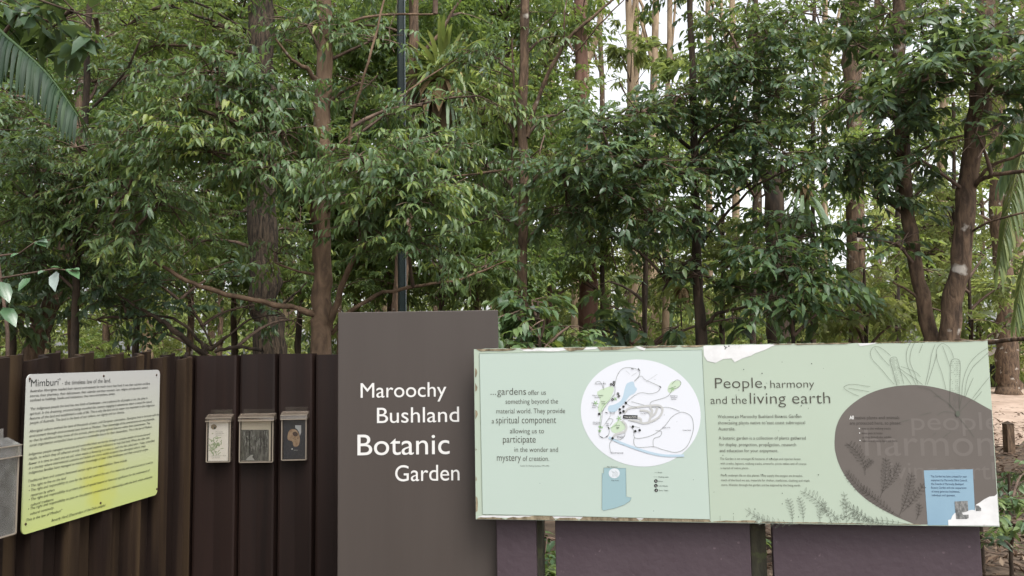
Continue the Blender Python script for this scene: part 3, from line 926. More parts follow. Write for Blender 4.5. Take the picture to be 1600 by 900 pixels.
# ragged outline: the sheet has worn back a little along its top edge
top = []
for k in range(81):
    f = k / 80; top.append((wu0 + (wu1 - wu0) * f, wv1 - abs(brr.normal(0, .0012)) - (.006 * max(0, math.sin(f * 9)) if .6 < f < .9 else 0)))
outl = [(wu0, wv0), (wu1, wv0)] + top[::-1]
slab(mb, board, outl, -.022, 0)
mb.build("board_panel", M['board_r'], ib)
# map sheet laid over the left half
s4 = [(749, 552), (1097, 546.5), (1110, 811.5), (754, 803.5)]
su4 = [board.uv(*p, .002) for p in s4]
mb = MB(); slab(mb, board, su4[::-1], .0002, .002)
mb.build("map_sheet", M['board_l'], ib)
mb = MB()
for i in range(4): stroke(mb, board, [s4[i], s4[(i + 1) % 4]], .0013, .0022)
mb.build("sheet_edge", INK_SOFT, ib)


def ragged(x0, x1, yfun, tmin, tmax, seed, side=1, n=None):
    """worn strip along a board edge: pixel outline whose inner side is irregular"""
    r = random.Random(seed); n = n or max(6, int((x1 - x0) / 6))
    outer = []; inner = []
    tt = r.uniform(tmin, tmax)
    for k in range(n + 1):
        x = x0 + (x1 - x0) * k / n
        tt += r.uniform(-1, 1) * (tmax - tmin) * .35; tt = min(tmax, max(tmin, tt))
        e = .15 if k in (0, n) else tt
        outer.append((x, yfun(x))); inner.append((x, yfun(x) + side * e))
    return outer + inner[::-1]


ytop = lambda x: 545.6 - (x - 741) * .01745
ybot = lambda x: 811.4 + (x - 743) * .0128
mb = MB()
for i, (x0, x1, t0, t1) in enumerate(((744, 808, 1, 3.5), (812, 836, 1, 2.5), (880, 916, 3, 7), (933, 994, 2, 6), (1000, 1060, 1, 3), (1062, 1102, 1, 3), (1205, 1240, 1, 2), (1240, 1330, 1, 2.4), (1365, 1543, .8, 2.0))):
    fill(mb, board, ragged(x0, x1, ytop, t0, t1, 20 + i), .0016)
for i, (x0, x1, t0, t1) in enumerate(((744, 790, 1.5, 5.5), (790, 868, 3, 8), (868, 905, 2, 4), (905, 1000, 2, 6.5), (1000, 1112, 2, 6), (1112, 1185, 1.0, 3.5), (1188, 1380, .5, 2.0), (1380, 1440, .5, 1.5))):
    fill(mb, board, ragged(x0, x1, lambda x: ybot(x) - .4, t0, t1, 50 + i, side=-1), .0016 if x0 > 1100 else .0016)
for i, (y0, y1) in enumerate(((575, 590), (598, 612), (640, 655), (700, 704), (744, 752), (775, 800))):
    r_ = random.Random(i); xl = 742.2 + (y0 - 545) * .006
    fill(mb, board, [(xl, y0), (xl + r_.uniform(1, 3), y0 + 3), (xl + r_.uniform(1, 4), (y0 + y1) / 2), (xl + r_.uniform(1, 3), y1 - 2), (xl, y1)], .0016)
mb.build("worn_edge", M['worn_wood'], ib)
mb = MB()
for i, (x0, x1, t0, t1) in enumerate(((812, 890, 2, 5), (900, 935, 2, 4), (994, 1010, 2, 6))):
    fill(mb, board, ragged(x0, x1, lambda x: ytop(x) + .6, t0, t1, 80 + i), .0011)
fill(mb, board, [(1099, 540.5), (1215, 538.2), (1206, 541), (1195, 547), (1180, 552), (1173, 556), (1160, 560), (1148, 566), (1143, 560), (1130, 561), (1118, 567), (1105, 564), (1100, 556)], .0011)
fill(mb, board, [(1340, 536.6), (1372, 535.6), (1360, 538.5), (1344, 541)], .0011)
fill(mb, board, ragged(745, 1110, lambda x: ybot(x) - 3.2, 3.0, 5.5, 99, side=-1, n=40), .0008)
mb.build("peeled_patch", M['peel_white'], ib)
mb = MB(); r_ = random.Random(8)
for k in range(7):
    x_, y_ = 1136 + r_.uniform(-5, 4), 539.5 + r_.uniform(0, 6)
    fill(mb, board, [(x_ + r_.uniform(.6, 1.4) * math.cos(q), y_ + r_.uniform(.6, 1.4) * math.sin(q)) for q in range(6)], .0014 + k * .00004)
for k in range(34):
    x_, y_ = r_.uniform(1115, 1290), r_.uniform(560, 810)
    s_ = r_.uniform(.4, .95)
    fill(mb, board, [(x_ + s_ * math.cos(q), y_ + s_ * math.sin(q)) for q in range(6)], .0014 + k * .00004)
for k in range(8):
    x_, y_ = r_.uniform(760, 1095), r_.uniform(560, 800)
    s_ = r_.uniform(.3, .6)
    fill(mb, board, [(x_ + s_ * math.cos(q), y_ + s_ * math.sin(q)) for q in range(6)], .0026 + k * .00004)
mb.build("dirt_speck", INK, ib)

# ---- the map
def z1(X, Y): return (900 + X * .2889, 550 + Y * .2889)
HM = .0026
mb = MB()
cx_, cy_ = z1(348, 328)
ell = []
for k in range(72):
    a_ = k * math.tau / 72
    ex, ey = 326 * math.cos(a_), 288 * math.sin(a_)
    rx, ry = ex * math.cos(.22) - ey * math.sin(.22), ex * math.sin(.22) + ey * math.cos(.22)
    ell.append(z1(350 + rx, 330 + ry))
fill(mb, board, ell, HM)
mb.build("map_ground", simple("map_white", (0.49, 0.504, 0.539), .5), ib)
LAKE = simple("lake_blue_print", (0.3125, 0.399, 0.4662), .5); PALEG = simple("pale_green_area", (0.3657, 0.4455, 0.3339), .5)
MIDG = simple("green_area", (0.21, 0.336, 0.168), .5); BLUEB = simple("block_blue_print", (0.2082, 0.3058, 0.3276), .5); ROADG = simple("road_grey_print", (0.357, 0.3599, 0.3538), .5)
mb = MB()
for poly in ([(285, 165), (310, 160), (318, 185), (330, 200), (315, 225), (290, 238), (262, 275), (235, 300), (215, 322), (185, 325), (172, 310), (180, 290), (205, 285), (240, 265), (255, 235), (262, 205), (272, 175)],):
    fill(mb, board, curve_pts([z1(*p) for p in poly], 3, True), HM + .0004)
stroke(mb, board, curve_pts([z1(*p) for p in [(178, 462), (240, 490), (320, 520), (400, 545), (480, 560), (585, 560)]], 5), .010, HM + .0004)
mb.build("lake_print", LAKE, ib)
mb = MB()
for poly in ([(115, 215), (190, 185), (205, 205), (190, 240), (160, 290), (130, 330), (118, 300), (130, 260)], [(500, 185), (520, 160), (560, 155), (565, 180), (535, 205), (510, 222), (495, 210)], [(195, 400), (235, 370), (268, 395), (262, 420), (215, 440), (190, 425)]):
    fill(mb, board, curve_pts([z1(*p) for p in poly], 3, True), HM + .0004)
mb.build("garden_area_print", PALEG, ib)
mb = MB()
for (x, y, r) in ((107, 276, 12), (213, 253, 9), (233, 358, 12), (128, 426, 8), (128, 404, 6), (521, 200, 8), (140, 408, 5)):
    for k in range(5):
        a_ = k * 1.26 + x
        stroke(mb, board, [z1(x, y), z1(x + r * 1.2 * math.cos(a_), y + r * 1.2 * math.sin(a_))], .003, HM + .0009)
stroke(mb, board, curve_pts([z1(*p) for p in [(128, 420), (132, 360), (142, 300), (175, 265), (205, 230)]], 4), .0016, HM + .0009)
stroke(mb, board, curve_pts([z1(*p) for p in [(230, 360), (215, 395), (175, 415)]], 4), .0016, HM + .0009)
mb.build("plant_print", MIDG, ib)
mb = MB()
for pl_ in ([(262, 330), (285, 305), (330, 298), (400, 290), (450, 290), (468, 310), (455, 345), (420, 370), (370, 385), (330, 375), (285, 365)], [(345, 315), (385, 320), (405, 340), (395, 375)], [(400, 295), (412, 320), (405, 350)], [(330, 355), (350, 362), (352, 382)], [(250, 370), (272, 400), (262, 430), (215, 445), (198, 468)], [(440, 300), (430, 330), (405, 350)]):
    stroke(mb, board, curve_pts([z1(*p) for p in pl_], 6), .0085, HM + .0011)
mb.build("road_print", ROADG, ib)
mb = MB()
WK = [[(210, 180), (222, 130), (245, 95), (280, 83), (330, 92), (345, 100), (340, 130), (315, 158)], [(315, 158), (350, 130), (375, 150), (420, 170), (455, 190), (440, 215), (400, 225), (350, 220), (310, 240), (270, 275)],
      [(210, 180), (208, 230), (170, 280), (145, 320), (140, 360), (130, 420), (125, 450), (150, 465), (175, 450), (180, 420), (165, 400)],
      [(198, 468), (182, 500), (188, 545)], [(290, 400), (310, 420), (320, 465), (380, 460), (430, 440), (480, 400), (520, 350), (570, 325), (620, 345), (635, 390), (630, 440), (600, 510), (545, 542), (470, 528), (420, 512), (330, 515), (312, 480), (318, 462)],
      [(418, 512), (420, 470), (455, 455), (462, 430), (430, 425)], [(300, 268), (360, 285), (420, 300), (500, 300), (560, 320)], [(400, 285), (410, 268), (470, 250), (500, 235), (520, 205)],
      [(205, 470), (235, 475), (262, 455), (265, 435)], [(105, 165), (125, 158), (140, 175), (145, 195)], [(160, 385), (180, 360), (200, 368), (185, 395)], [(518, 175), (545, 150), (568, 165), (555, 190), (525, 200)], [(540, 185), (500, 200)], [(262, 268), (290, 290), (330, 300)], [(305, 400), (345, 410)], [(100, 290), (125, 300)], [(150, 160), (150, 205)]]
for w_ in WK: stroke(mb, board, curve_pts([z1(*p) for p in w_], 5), .0013, HM + .0016)
for w_ in ([(270, 100), (290, 120)], [(300, 130), (330, 110)], [(380, 160), (440, 120)], [(155, 300), (130, 340)], [(190, 340), (150, 400)]): stroke(mb, board, [z1(*p) for p in w_], .0007, HM + .0016)
for (x, y) in ((435, 652),): stroke(mb, board, [z1(x - 10, y), z1(x + 4, y)], .0008, HM)
stroke(mb, board, [z1(420, 675), z1(440, 675)], .0008, HM)
mb.build("walk_print", INK_G, ib)
mb = MB()
DOT = [(205, 163), (190, 174), (204, 177), (227, 225), (232, 238), (198, 257), (270, 275), (257, 295), (237, 310), (257, 320), (240, 328), (125, 335), (308, 403), (344, 423), (321, 428), (198, 466)]
for i, (x, y) in enumerate(DOT):
    fill(mb, board, [z1(x + 7 * math.cos(q * math.tau / 10), y + 7 * math.sin(q * math.tau / 10)) for q in range(10)], HM + .0028 + .00003 * i)
for (x, y) in ((432, 698), (432, 723), (434, 748)):
    fill(mb, board, [z1(x + 10 * math.cos(q * math.tau / 14), y + 10 * math.sin(q * math.tau / 14)) for q in range(14)], HM)
fill(mb, board, [z1(255, 340), z1(333, 342), z1(332, 360), z1(254, 359)], HM + .0028)
for (x, y, a_) in ((305, 91, .2), (340, 94, 1.2), (456, 188, .8), (138, 460, .5), (167, 456, -.6), (177, 411, 1.3), (165, 328, .4), (226, 410, 0)):
    stroke(mb, board, [z1(x - 7 * math.cos(a_), y - 7 * math.sin(a_)), z1(x + 7 * math.cos(a_), y + 7 * math.sin(a_))], .003, HM + .0028)
for s_, x0, y, x1 in (("Arboretum Walk", 102, 175, 162), ("Fern Glade", 90, 238, 148), ("Gardens", 100, 248, 135), ("Stage", 84, 278, 102), ("Lily", 88, 292, 104), ("Pond", 88, 303, 106), ("Sculpture", 136, 271, 158), ("Garden", 138, 282, 158), ("Camphor Cottage", 178, 328, 212), ("Grevillea", 184, 336, 210),
                      ("Palm Grove", 92, 383, 132), ("Lookout", 92, 391, 128), ("Fern", 162, 390, 178), ("Glade", 162, 400, 180), ("Depot", 216, 400, 238), ("Education Centre", 220, 458, 262), ("Pavilion", 222, 466, 256), ("Car Park", 350, 336, 382), ("Creek Walk", 468, 412, 510), ("Creek Walk", 578, 426, 622), ("Entrance", 192, 549, 256),
                      ("Melaleuca", 510, 240, 550), ("Swamp Forest", 512, 249, 548), ("Section", 515, 258, 542), ("Main Entrance", 168, 624, 224), ("Map Area", 192, 698, 232), ("Road", 443, 655, 465), ("Walking track", 445, 679, 501), ("Barbecue", 446, 702, 470), ("Lake House", 448, 727, 496), ("Picnic Tables", 450, 752, 499)):
    lay_text(mb, board, s_, *z1(x0, y), z1(x1, y)[0], 2.0 if s_ != "Entrance" else 2.6, HM + (.0029 if y < 600 else 0.0002))
mb.build("map_lettering", INK, ib)
mb = MB()
lay_text(mb, board, "You are here", *z1(261, 355), z1(327, 355)[0], 2.6, HM + .0031)
for i, (x, y) in enumerate(DOT[:6]):
    fill(mb, board, [z1(x + 2.4 * math.cos(q * 1.57), y + 2.4 * math.sin(q * 1.57)) for q in range(4)], HM + .0040)
for (x, y) in ((432, 698), (432, 723), (434, 748)):
    stroke(mb, board, [z1(x - 2, y + 5), z1(x, y - 5), z1(x + 3, y + 5)], .0012, HM + .001)
mb.build("map_marker", WHITE, ib)
BL = [(150, 626), (270, 628), (272, 782), (300, 788), (292, 806), (262, 826), (210, 845), (148, 858), (140, 850), (141, 655), (150, 655)]
mb = MB(); fill(mb, board, [z1(*p) for p in BL], HM)
mb.build("district_print", BLUEB, ib)
mb = MB(); fill(mb, board, [z1(207 + 30 * math.cos(q * math.tau / 20), 656 + 27 * math.sin(q * math.tau / 20)) for q in range(20)], HM + .0005)
mb.build("inset_print", simple("inset_white", (0.462, 0.49, 0.518), .5), ib)
mb = MB()
stroke(mb, board, [z1(*p) for p in BL + BL[:1]], .0009, HM + .0009)
for k in range(5): stroke(mb, board, curve_pts([z1(190 + 7 * k, 640 + 5 * (k % 3)), z1(200 + 6 * k, 655), z1(195 + 8 * k, 675)], 3), .0006, HM + .0009)
mb.build("district_outline", INK_G, ib)

# ---- left lettering
HL_ = .0032
mb = MB()
for s_, x0, y, x1, cap in (("...", 766.5, 617, 775, 11), ("gardens", 777, 617, 822, 11.5), ("offer us", 825, 617, 853, 8), ("something beyond the", 790, 631, 872, 8), ("material world. They provide", 775.5, 646, 883, 8), ("a", 768.5, 661.5, 772, 8), ("spiritual component", 775, 661.5, 869, 11.5),
                          ("allowing us to", 797, 677, 850, 8), ("participate", 786, 691.5, 837, 11.5), ("in the wonder and", 804, 706, 872, 8), ("mystery", 776.5, 720, 814, 11.5), ("of creation.", 817, 720, 858, 8), ("Center for Healing Gardens, 1991-1996", 813, 728.8, 858, 2.4)):
    lay_text(mb, board, s_, x0, y, x1, cap, HL_, bold=-.008)
mb.build("quote_lettering", INK_B, ib)
# ---- right lettering
HR_ = .0016
mb = MB()
for s_, x0, y, x1, cap in (("People,", 1117.5, 606.5, 1197, 17), ("harmony", 1204, 606, 1272.5, 12.5), ("and the", 1110.5, 631, 1167, 12.5), ("living earth", 1172, 631, 1297.5, 18.5)):
    lay_text(mb, board, s_, x0, y, x1, cap, HR_, bold=-.010)
mb.build("heading_lettering", INK_B, ib)
mb = MB()
for s_, x0, y, x1, cap in (("Welcome to Maroochy Bushland Botanic Garden", 1121.5, 653.3, 1252, 5.2), ("showcasing plants native to east coast subtropical", 1122, 663, 1258, 5.2), ("Australia.", 1122.5, 672.5, 1149, 5.2),
                          ("A botanic garden is a collection of plants gathered", 1123, 686.8, 1259, 5.2), ("for display, protection, propagation, research", 1124, 697, 1244, 5.2), ("and education for your enjoyment.", 1124.5, 706.4, 1216, 5.2),
                          ("The Garden is set amongst 82 hectares of eucalypt and riparian forest", 1125, 718.3, 1251, 3.6), ("with creeks, lagoons, walking tracks, artworks, picnic tables and of course", 1125.6, 725.7, 1260, 3.6), ("a myriad of native plants.", 1126, 732.8, 1170, 3.6),
                          ("Plants underpin life on this planet. They supply the oxygen we breathe,", 1126.4, 744.2, 1254, 3.6), ("much of the food we eat, materials for shelter, medicines, clothing and much", 1127, 751.7, 1265, 3.6), ("more. Wander through the garden and be inspired by the living earth.", 1127.3, 759, 1251, 3.6)):
    lay_text(mb, board, s_, x0, y, x1, cap, HR_, bold=-.006)
mb.build("text_lettering", INK_B, ib)
# ---- brown egg, its writing and the drawings
umax = wu1 - .002
EGG = [(1304, 690), (1306, 670), (1313, 652), (1325, 637), (1343, 623), (1365, 612), (1390, 605), (1415, 602), (1440, 602), (1465, 606), (1490, 613), (1515, 622), (1535, 633)]
LOWE = [(1430, 819.5), (1400, 807), (1370, 791), (1345, 773), (1325, 750), (1312, 728), (1305, 705)]
mb = MB()
eg = curve_pts(EGG + [(1549.6, 641)], 4) + [(1560.6, 819.5)] + curve_pts(LOWE + [EGG[0]], 4)[:-1]
fill(mb, board, eg, .0006)
mb.build("egg_print", noisy("egg_print", (0.0868, 0.0756, 0.0672), (0.1036, 0.09128, 0.08232), (2, 2, 2), rough=.45, lo=.3, hi=.7, spots=((0.063, 0.056, 0.049), 70, .76)), ib)
mb = MB()
for s_, x0, y, x1, cap in (("people", 1424.5, 672, 1562, 29), ("harmony", 1352, 712, 1588, 43), ("living earth", 1383, 748, 1567, 28)):
    lay_text(mb, board, s_, x0, y, x1, cap, .0010, umax=umax)
mb.build("ghost_lettering", simple("ghost_print", (0.1144, 0.1008, 0.0916), .5), ib)
mb = MB()
lay_text(mb, board, "All", 1327.3, 655, 1334, 5.6, .0016, bold=.02)
for y in (669.5, 676.5, 688): 
    x_ = {669.5: 1342.8, 676.5: 1343.2, 688: 1343.8}[y]
    fill(mb, board, [(x_ + .9 * math.cos(q), y + .9 * math.sin(q)) for q in range(6)], .0016)
mb.build("white_lettering", WHITE, ib)
mb = MB()
for s_, x0, y, x1, cap in (("native plants and animals", 1336, 655, 1405.5, 5.2), ("are protected here, so please:", 1328, 663.3, 1408, 5.2), ("stay to the walking tracks", 1346.5, 671, 1392, 3.6), ("leave pets at home", 1347, 678.3, 1379, 3.6), ("as they disturb the wildlife", 1347.3, 684.6, 1393, 3.6), ("take care of native flora and fauna", 1347.6, 690.4, 1402, 3.6)):
    lay_text(mb, board, s_, x0, y, x1, cap, .0016, bold=-.004)
mb.build("rule_lettering", simple("rule_ink", (0.042, 0.035, 0.0315), .6), ib)
BLUE = [(1443.5, 735), (1520, 733.2), (1524.5, 820.5), (1449.5, 820.8)]
mb = MB(); fill(mb, board, BLUE, .0012)
mb.build("blue_print", noisy("blue_print", (0.1596, 0.2512, 0.3265), (0.1862, 0.2852, 0.3573), (3, 3, 3), rough=.45), ib)
mb = MB()
for s_, y, x1 in (("The Garden has been created for your", 745.8, 1511), ("enjoyment by Maroochy Shire Council,", 751.7, 1511.5), ("the Friends of Maroochy Bushland", 757.6, 1505.5), ("Botanic Garden with the cooperation", 763.4, 1510), ("of many generous businesses,", 769.3, 1500), ("individuals and sponsors.", 775.2, 1493)):
    lay_text(mb, board, s_, 1454.4 + (y - 745) * .05, y, x1, 3.5, .0018)
mb.build("blue_lettering", simple("blue_ink", (0.035, 0.056, 0.098), .6), ib)
PEEL = [(1482, 821.3), (1481.5, 812.5), (1486, 811.5), (1488, 806), (1492, 801.5), (1503, 800), (1512, 798), (1519, 796.5), (1523.5, 797.5), (1524.5, 789), (1531, 785), (1538, 780), (1546, 776), (1554, 775), (1558, 771.5), (1561.2, 821.3)]
mb = MB(); fill(mb, board, PEEL, .0019)
mb.build("peeled_patch", M['peel_white'], ib)
mb = MB()
fill(mb, board, [(1491.5, 783.5), (1512, 782.5), (1513, 798), (1510, 799.5), (1503, 801), (1505, 804.5), (1513.5, 804), (1513.5, 809.5), (1510, 811), (1494, 811)], .0024)
fill(mb, board, [(1524.5, 789.5), (1529, 790), (1533, 794), (1533, 798.5), (1524.8, 798.5)], .0024)
mb.build("picture_print", noisy("picture_print", (0.056, 0.0595, 0.0595), (0.21, 0.21, 0.203), (90, 90, 60), detail=8, rough=.5), ib)

fr = random.Random(21)
def fern(mb, x0, y0, x1, y1, bow, n, wid, wline=.0010, h=.0021):
    """line drawing of a fern frond from stalk to tip, pinnae as small hatched leaflets"""
    ln = math.hypot(x1 - x0, y1 - y0); ux, uy = (x1 - x0) / ln, (y1 - y0) / ln; px, py = -uy, ux
    def at(t):
        b = bow * 4 * t * (1 - t)
        return x0 + ux * ln * t + px * b, y0 + uy * ln * t + py * b
    stroke(mb, board, [at(k / 12) for k in range(13)], wline, h)
    n = int(n * .72); wid = wid * 1.25
    for k in range(n):
        t = .10 + .88 * k / n
        cx, cy = at(t); l_ = wid * math.sin(math.pi * min(1, .22 + .78 * (1 - t) * 1.1)) * (1 - t * .45)
        for sd_ in (-1, 1):
            dx, dy = ux * .55 + sd_ * px * .85, uy * .55 + sd_ * py * .85
            l2 = l_ * fr.uniform(.8, 1.15)
            tip = (cx + dx * l2, cy + dy * l2)
            nx, ny = -dy, dx
            stroke(mb, board, [(cx, cy), (cx + dx * l2 * .5 + nx * l2 * .13, cy + dy * l2 * .5 + ny * l2 * .13), tip], wline * .8, h)
            stroke(mb, board, [(cx, cy), (cx + dx * l2 * .5 - nx * l2 * .13, cy + dy * l2 * .5 - ny * l2 * .13), tip], wline * .8, h)


mb = MB()
for a_ in ((1253, 818, 1164, 795, -10, 15, 13), (1222, 818, 1176, 806, -4, 8, 9), (1238, 819, 1230, 778, 3, 12, 8), (1255, 818, 1247, 775, 3, 12, 8), (1300, 819, 1250, 767, 9, 15, 13), (1282, 818, 1290, 783, -4, 10, 10), (1311, 818, 1283, 795, 5, 9, 9), (1322, 819, 1318, 768, 2, 11, 8),
           (1378, 819, 1312, 782, -4, 14, 12), (1405, 819, 1312, 805, -3, 16, 11), (1345, 819, 1330, 800, 2, 8, 8), (1290, 820, 1320, 808, -2, 7, 8), (1360, 818, 1325, 793, 4, 8, 9), (1420, 819, 1345, 812, 2, 12, 8)):
    fern(mb, *a_)
for x_ in (1125, 1146): stroke(mb, board, [(x_, 806), (x_ + .3, 813)], .0009, .0021)
mb.build("fern_drawing", simple("drawing_ink", (0.085, 0.095, 0.075), .6), ib)
mb = MB()
for a_ in ((1352, 742, 1322, 692, 8, 15, 12), (1352, 735, 1363, 718, -2, 7, 8), (1375, 778, 1384, 714, 4, 16, 11), (1378, 770, 1405, 722, 3, 13, 10), (1375, 782, 1322, 735, -6, 16, 11), (1405, 806, 1425, 738, 3, 17, 11), (1410, 800, 1444, 755, 2, 12, 10), (1408, 808, 1345, 758, -4, 18, 11), (1432, 812, 1436, 785, 2, 7, 7)):
    fern(mb, *a_, wline=.0012)
mb.build("fern_drawing", simple("drawing_ink_dark", (0.042, 0.036, 0.031), .6), ib)
mb = MB()
def zc(X, Y): return (1310 + X * .1778, 530 + Y * .1778)
CUR = [[(490, 395), (440, 340), (370, 255), (300, 180), (282, 120), (300, 75), (345, 65), (400, 95), (460, 145)], [(320, 80), (380, 160), (450, 235)], [(180, 500), (110, 470), (50, 430), (70, 405), (130, 395), (200, 405), (280, 415)], [(90, 430), (180, 445), (270, 462)],
       [(700, 400), (670, 300), (630, 200), (640, 100), (675, 20)], [(640, 20), (600, 110), (605, 220), (650, 330), (680, 400)], [(765, 400), (800, 250), (820, 130), (850, 45)], [(780, 400), (830, 250), (860, 150), (865, 90), (890, 50), (920, 38), (965, 65), (995, 110), (1015, 170)], [(945, 440), (910, 300), (870, 190), (865, 130)], [(915, 60), (950, 150), (980, 240)],
       [(1085, 490), (1100, 350), (1150, 220), (1230, 130), (1315, 75)], [(1110, 500), (1130, 360), (1180, 250), (1250, 180), (1320, 115)], [(1115, 510), (1150, 420), (1185, 340)], [(1180, 520), (1240, 440), (1325, 335)], [(1190, 540), (1260, 460), (1330, 395)],
       [(550, 240), (610, 260), (680, 290), (720, 330)], [(520, 245), (600, 300), (690, 360), (740, 400)], [(540, 280), (600, 340), (640, 400)], [(1040, 640), (960, 560), (880, 500), (800, 440), (700, 420)], [(1030, 650), (930, 635), (870, 670)], [(1050, 660), (1100, 600), (1170, 530)], [(820, 640), (720, 670)], [(630, 705), (550, 725)], [(1060, 690), (1130, 770), (1195, 860)], [(990, 810), (920, 865)], [(860, 820), (830, 845)], [(1040, 640), (1000, 600), (985, 560)], [(1060, 640), (1075, 560), (1090, 500)], [(740, 45), (710, 120)], [(900, 500), (840, 500)]]
for c_ in CUR: stroke(mb, board, curve_pts([zc(*p) for p in c_ if p[0] < 1326], 4), .0010, .0021)
def cob(x0, y0, x1, y1, w):
    ln = math.hypot(x1 - x0, y1 - y0); ux, uy = (x1 - x0) / ln, (y1 - y0) / ln; px, py = -uy, ux
    side = lambda s, t: (x0 + ux * ln * t + s * px * w, y0 + uy * ln * t + s * py * w)
    stroke(mb, board, curve_pts([zc(*p) for p in (side(1, 0), side(1, .5), side(1, .93), side(.5, 1.02), side(-.5, 1.02), side(-1, .93), side(-1, .5), side(-1, 0))], 4), .0011, .0021)
    for r in range(26):
        t = r / 26
        for s in np.linspace(-.9, .75, 6):
            if fr.random() < .35 + .5 * (s < 0) * 0 + .4 * (s > -.2):
                a = side(s, t); b = side(s + .16, t + .018)
                stroke(mb, board, [zc(*a), zc(*b)], .0009, .0021)
cob(545, 400, 480, 165, -32); cob(1020, 600, 1030, 185, 42)
fill(mb, board, [zc(1050 + 22 * math.cos(q), 655 + 28 * math.sin(q)) for q in range(6)], .0034)
mb.build("flower_drawing", simple("drawing_line", (0.07, 0.077, 0.0595), .6), ib)

# ------------------------------------------------------------------ purple panels under the board
M['purple'] = noisy("purple", (0.04351, 0.02985, 0.03696), (0.05439, 0.03903, 0.04648), (3, 3, 3), detail=8, rough=.5, spec=.35, bump=.12, bscale=34, spots=((0.098, 0.07, 0.0805), 45, .70), lo=.3, hi=.7)
pp = Plane((board.pt(0, 0, -.06).x, board.pt(0, 0, -.06).y), (board.pt(1, 0, -.06).x, board.pt(1, 0, -.06).y))
pn = [("narrow purple panel between the brown sign and the first gap", 776, 838), ("purple panel under the map, between the two gaps", 868, 1173), ("purple panel at the right end, under the brown egg shape", 1208, 1533)]
for label, x0, x1 in pn:
    a = pp.uv(x0, 860)[0]; c = pp.uv(x1, 860)[0]
    root = thing("wall_panel", label, "panel", pp.pt((a + c) / 2, 0), "purple panels under the board")
    mb = MB(); slab(mb, pp, [(a, 0), (c, 0), (c, wv0 + .10), (a, wv0 + .10)], -.04, 0)
    o = mb.build("panel_board", M['purple'], root)
    bvl = o.modifiers.new("bevel", 'BEVEL'); bvl.width = .003; bvl.segments = 2
M['mossy'] = noisy("mossy", (.018, .018, .014), (.06, .055, .035), (12, 12, 4), rough=.95, bump=.5, spots=((.07, .085, .03), 6, .6))
for label, xa, xb in (("dark mossy post in the gap right of the map panel", 1176, 1200), ("dark green post edge beside the narrow purple panel", 835, 846)):
    a = pp.uv(xa, 860)[0]; c = pp.uv(xb, 860)[0]
    root = thing("support_post", label, "post", pp.pt((a + c) / 2, 0, -.1))
    mb = MB(); slab(mb, pp, [(a, 0), (c, 0), (c, wv0 + .2), (a, wv0 + .2)], -.13, -.043)
    mb.build("post", M['mossy'], root)
    mb = MB()
    for zz in (wv0 + .06, wv0 + .16): screw(mb, pp, (a + c) / 2, zz, -.043, .007)
    mb.build("bolt", SCREWM, root)

# ------------------------------------------------------------------ trees just behind the fence
NL = dict(leaf=0.058, ratio=0.33, hi=True, hang=.7, droop=.45)
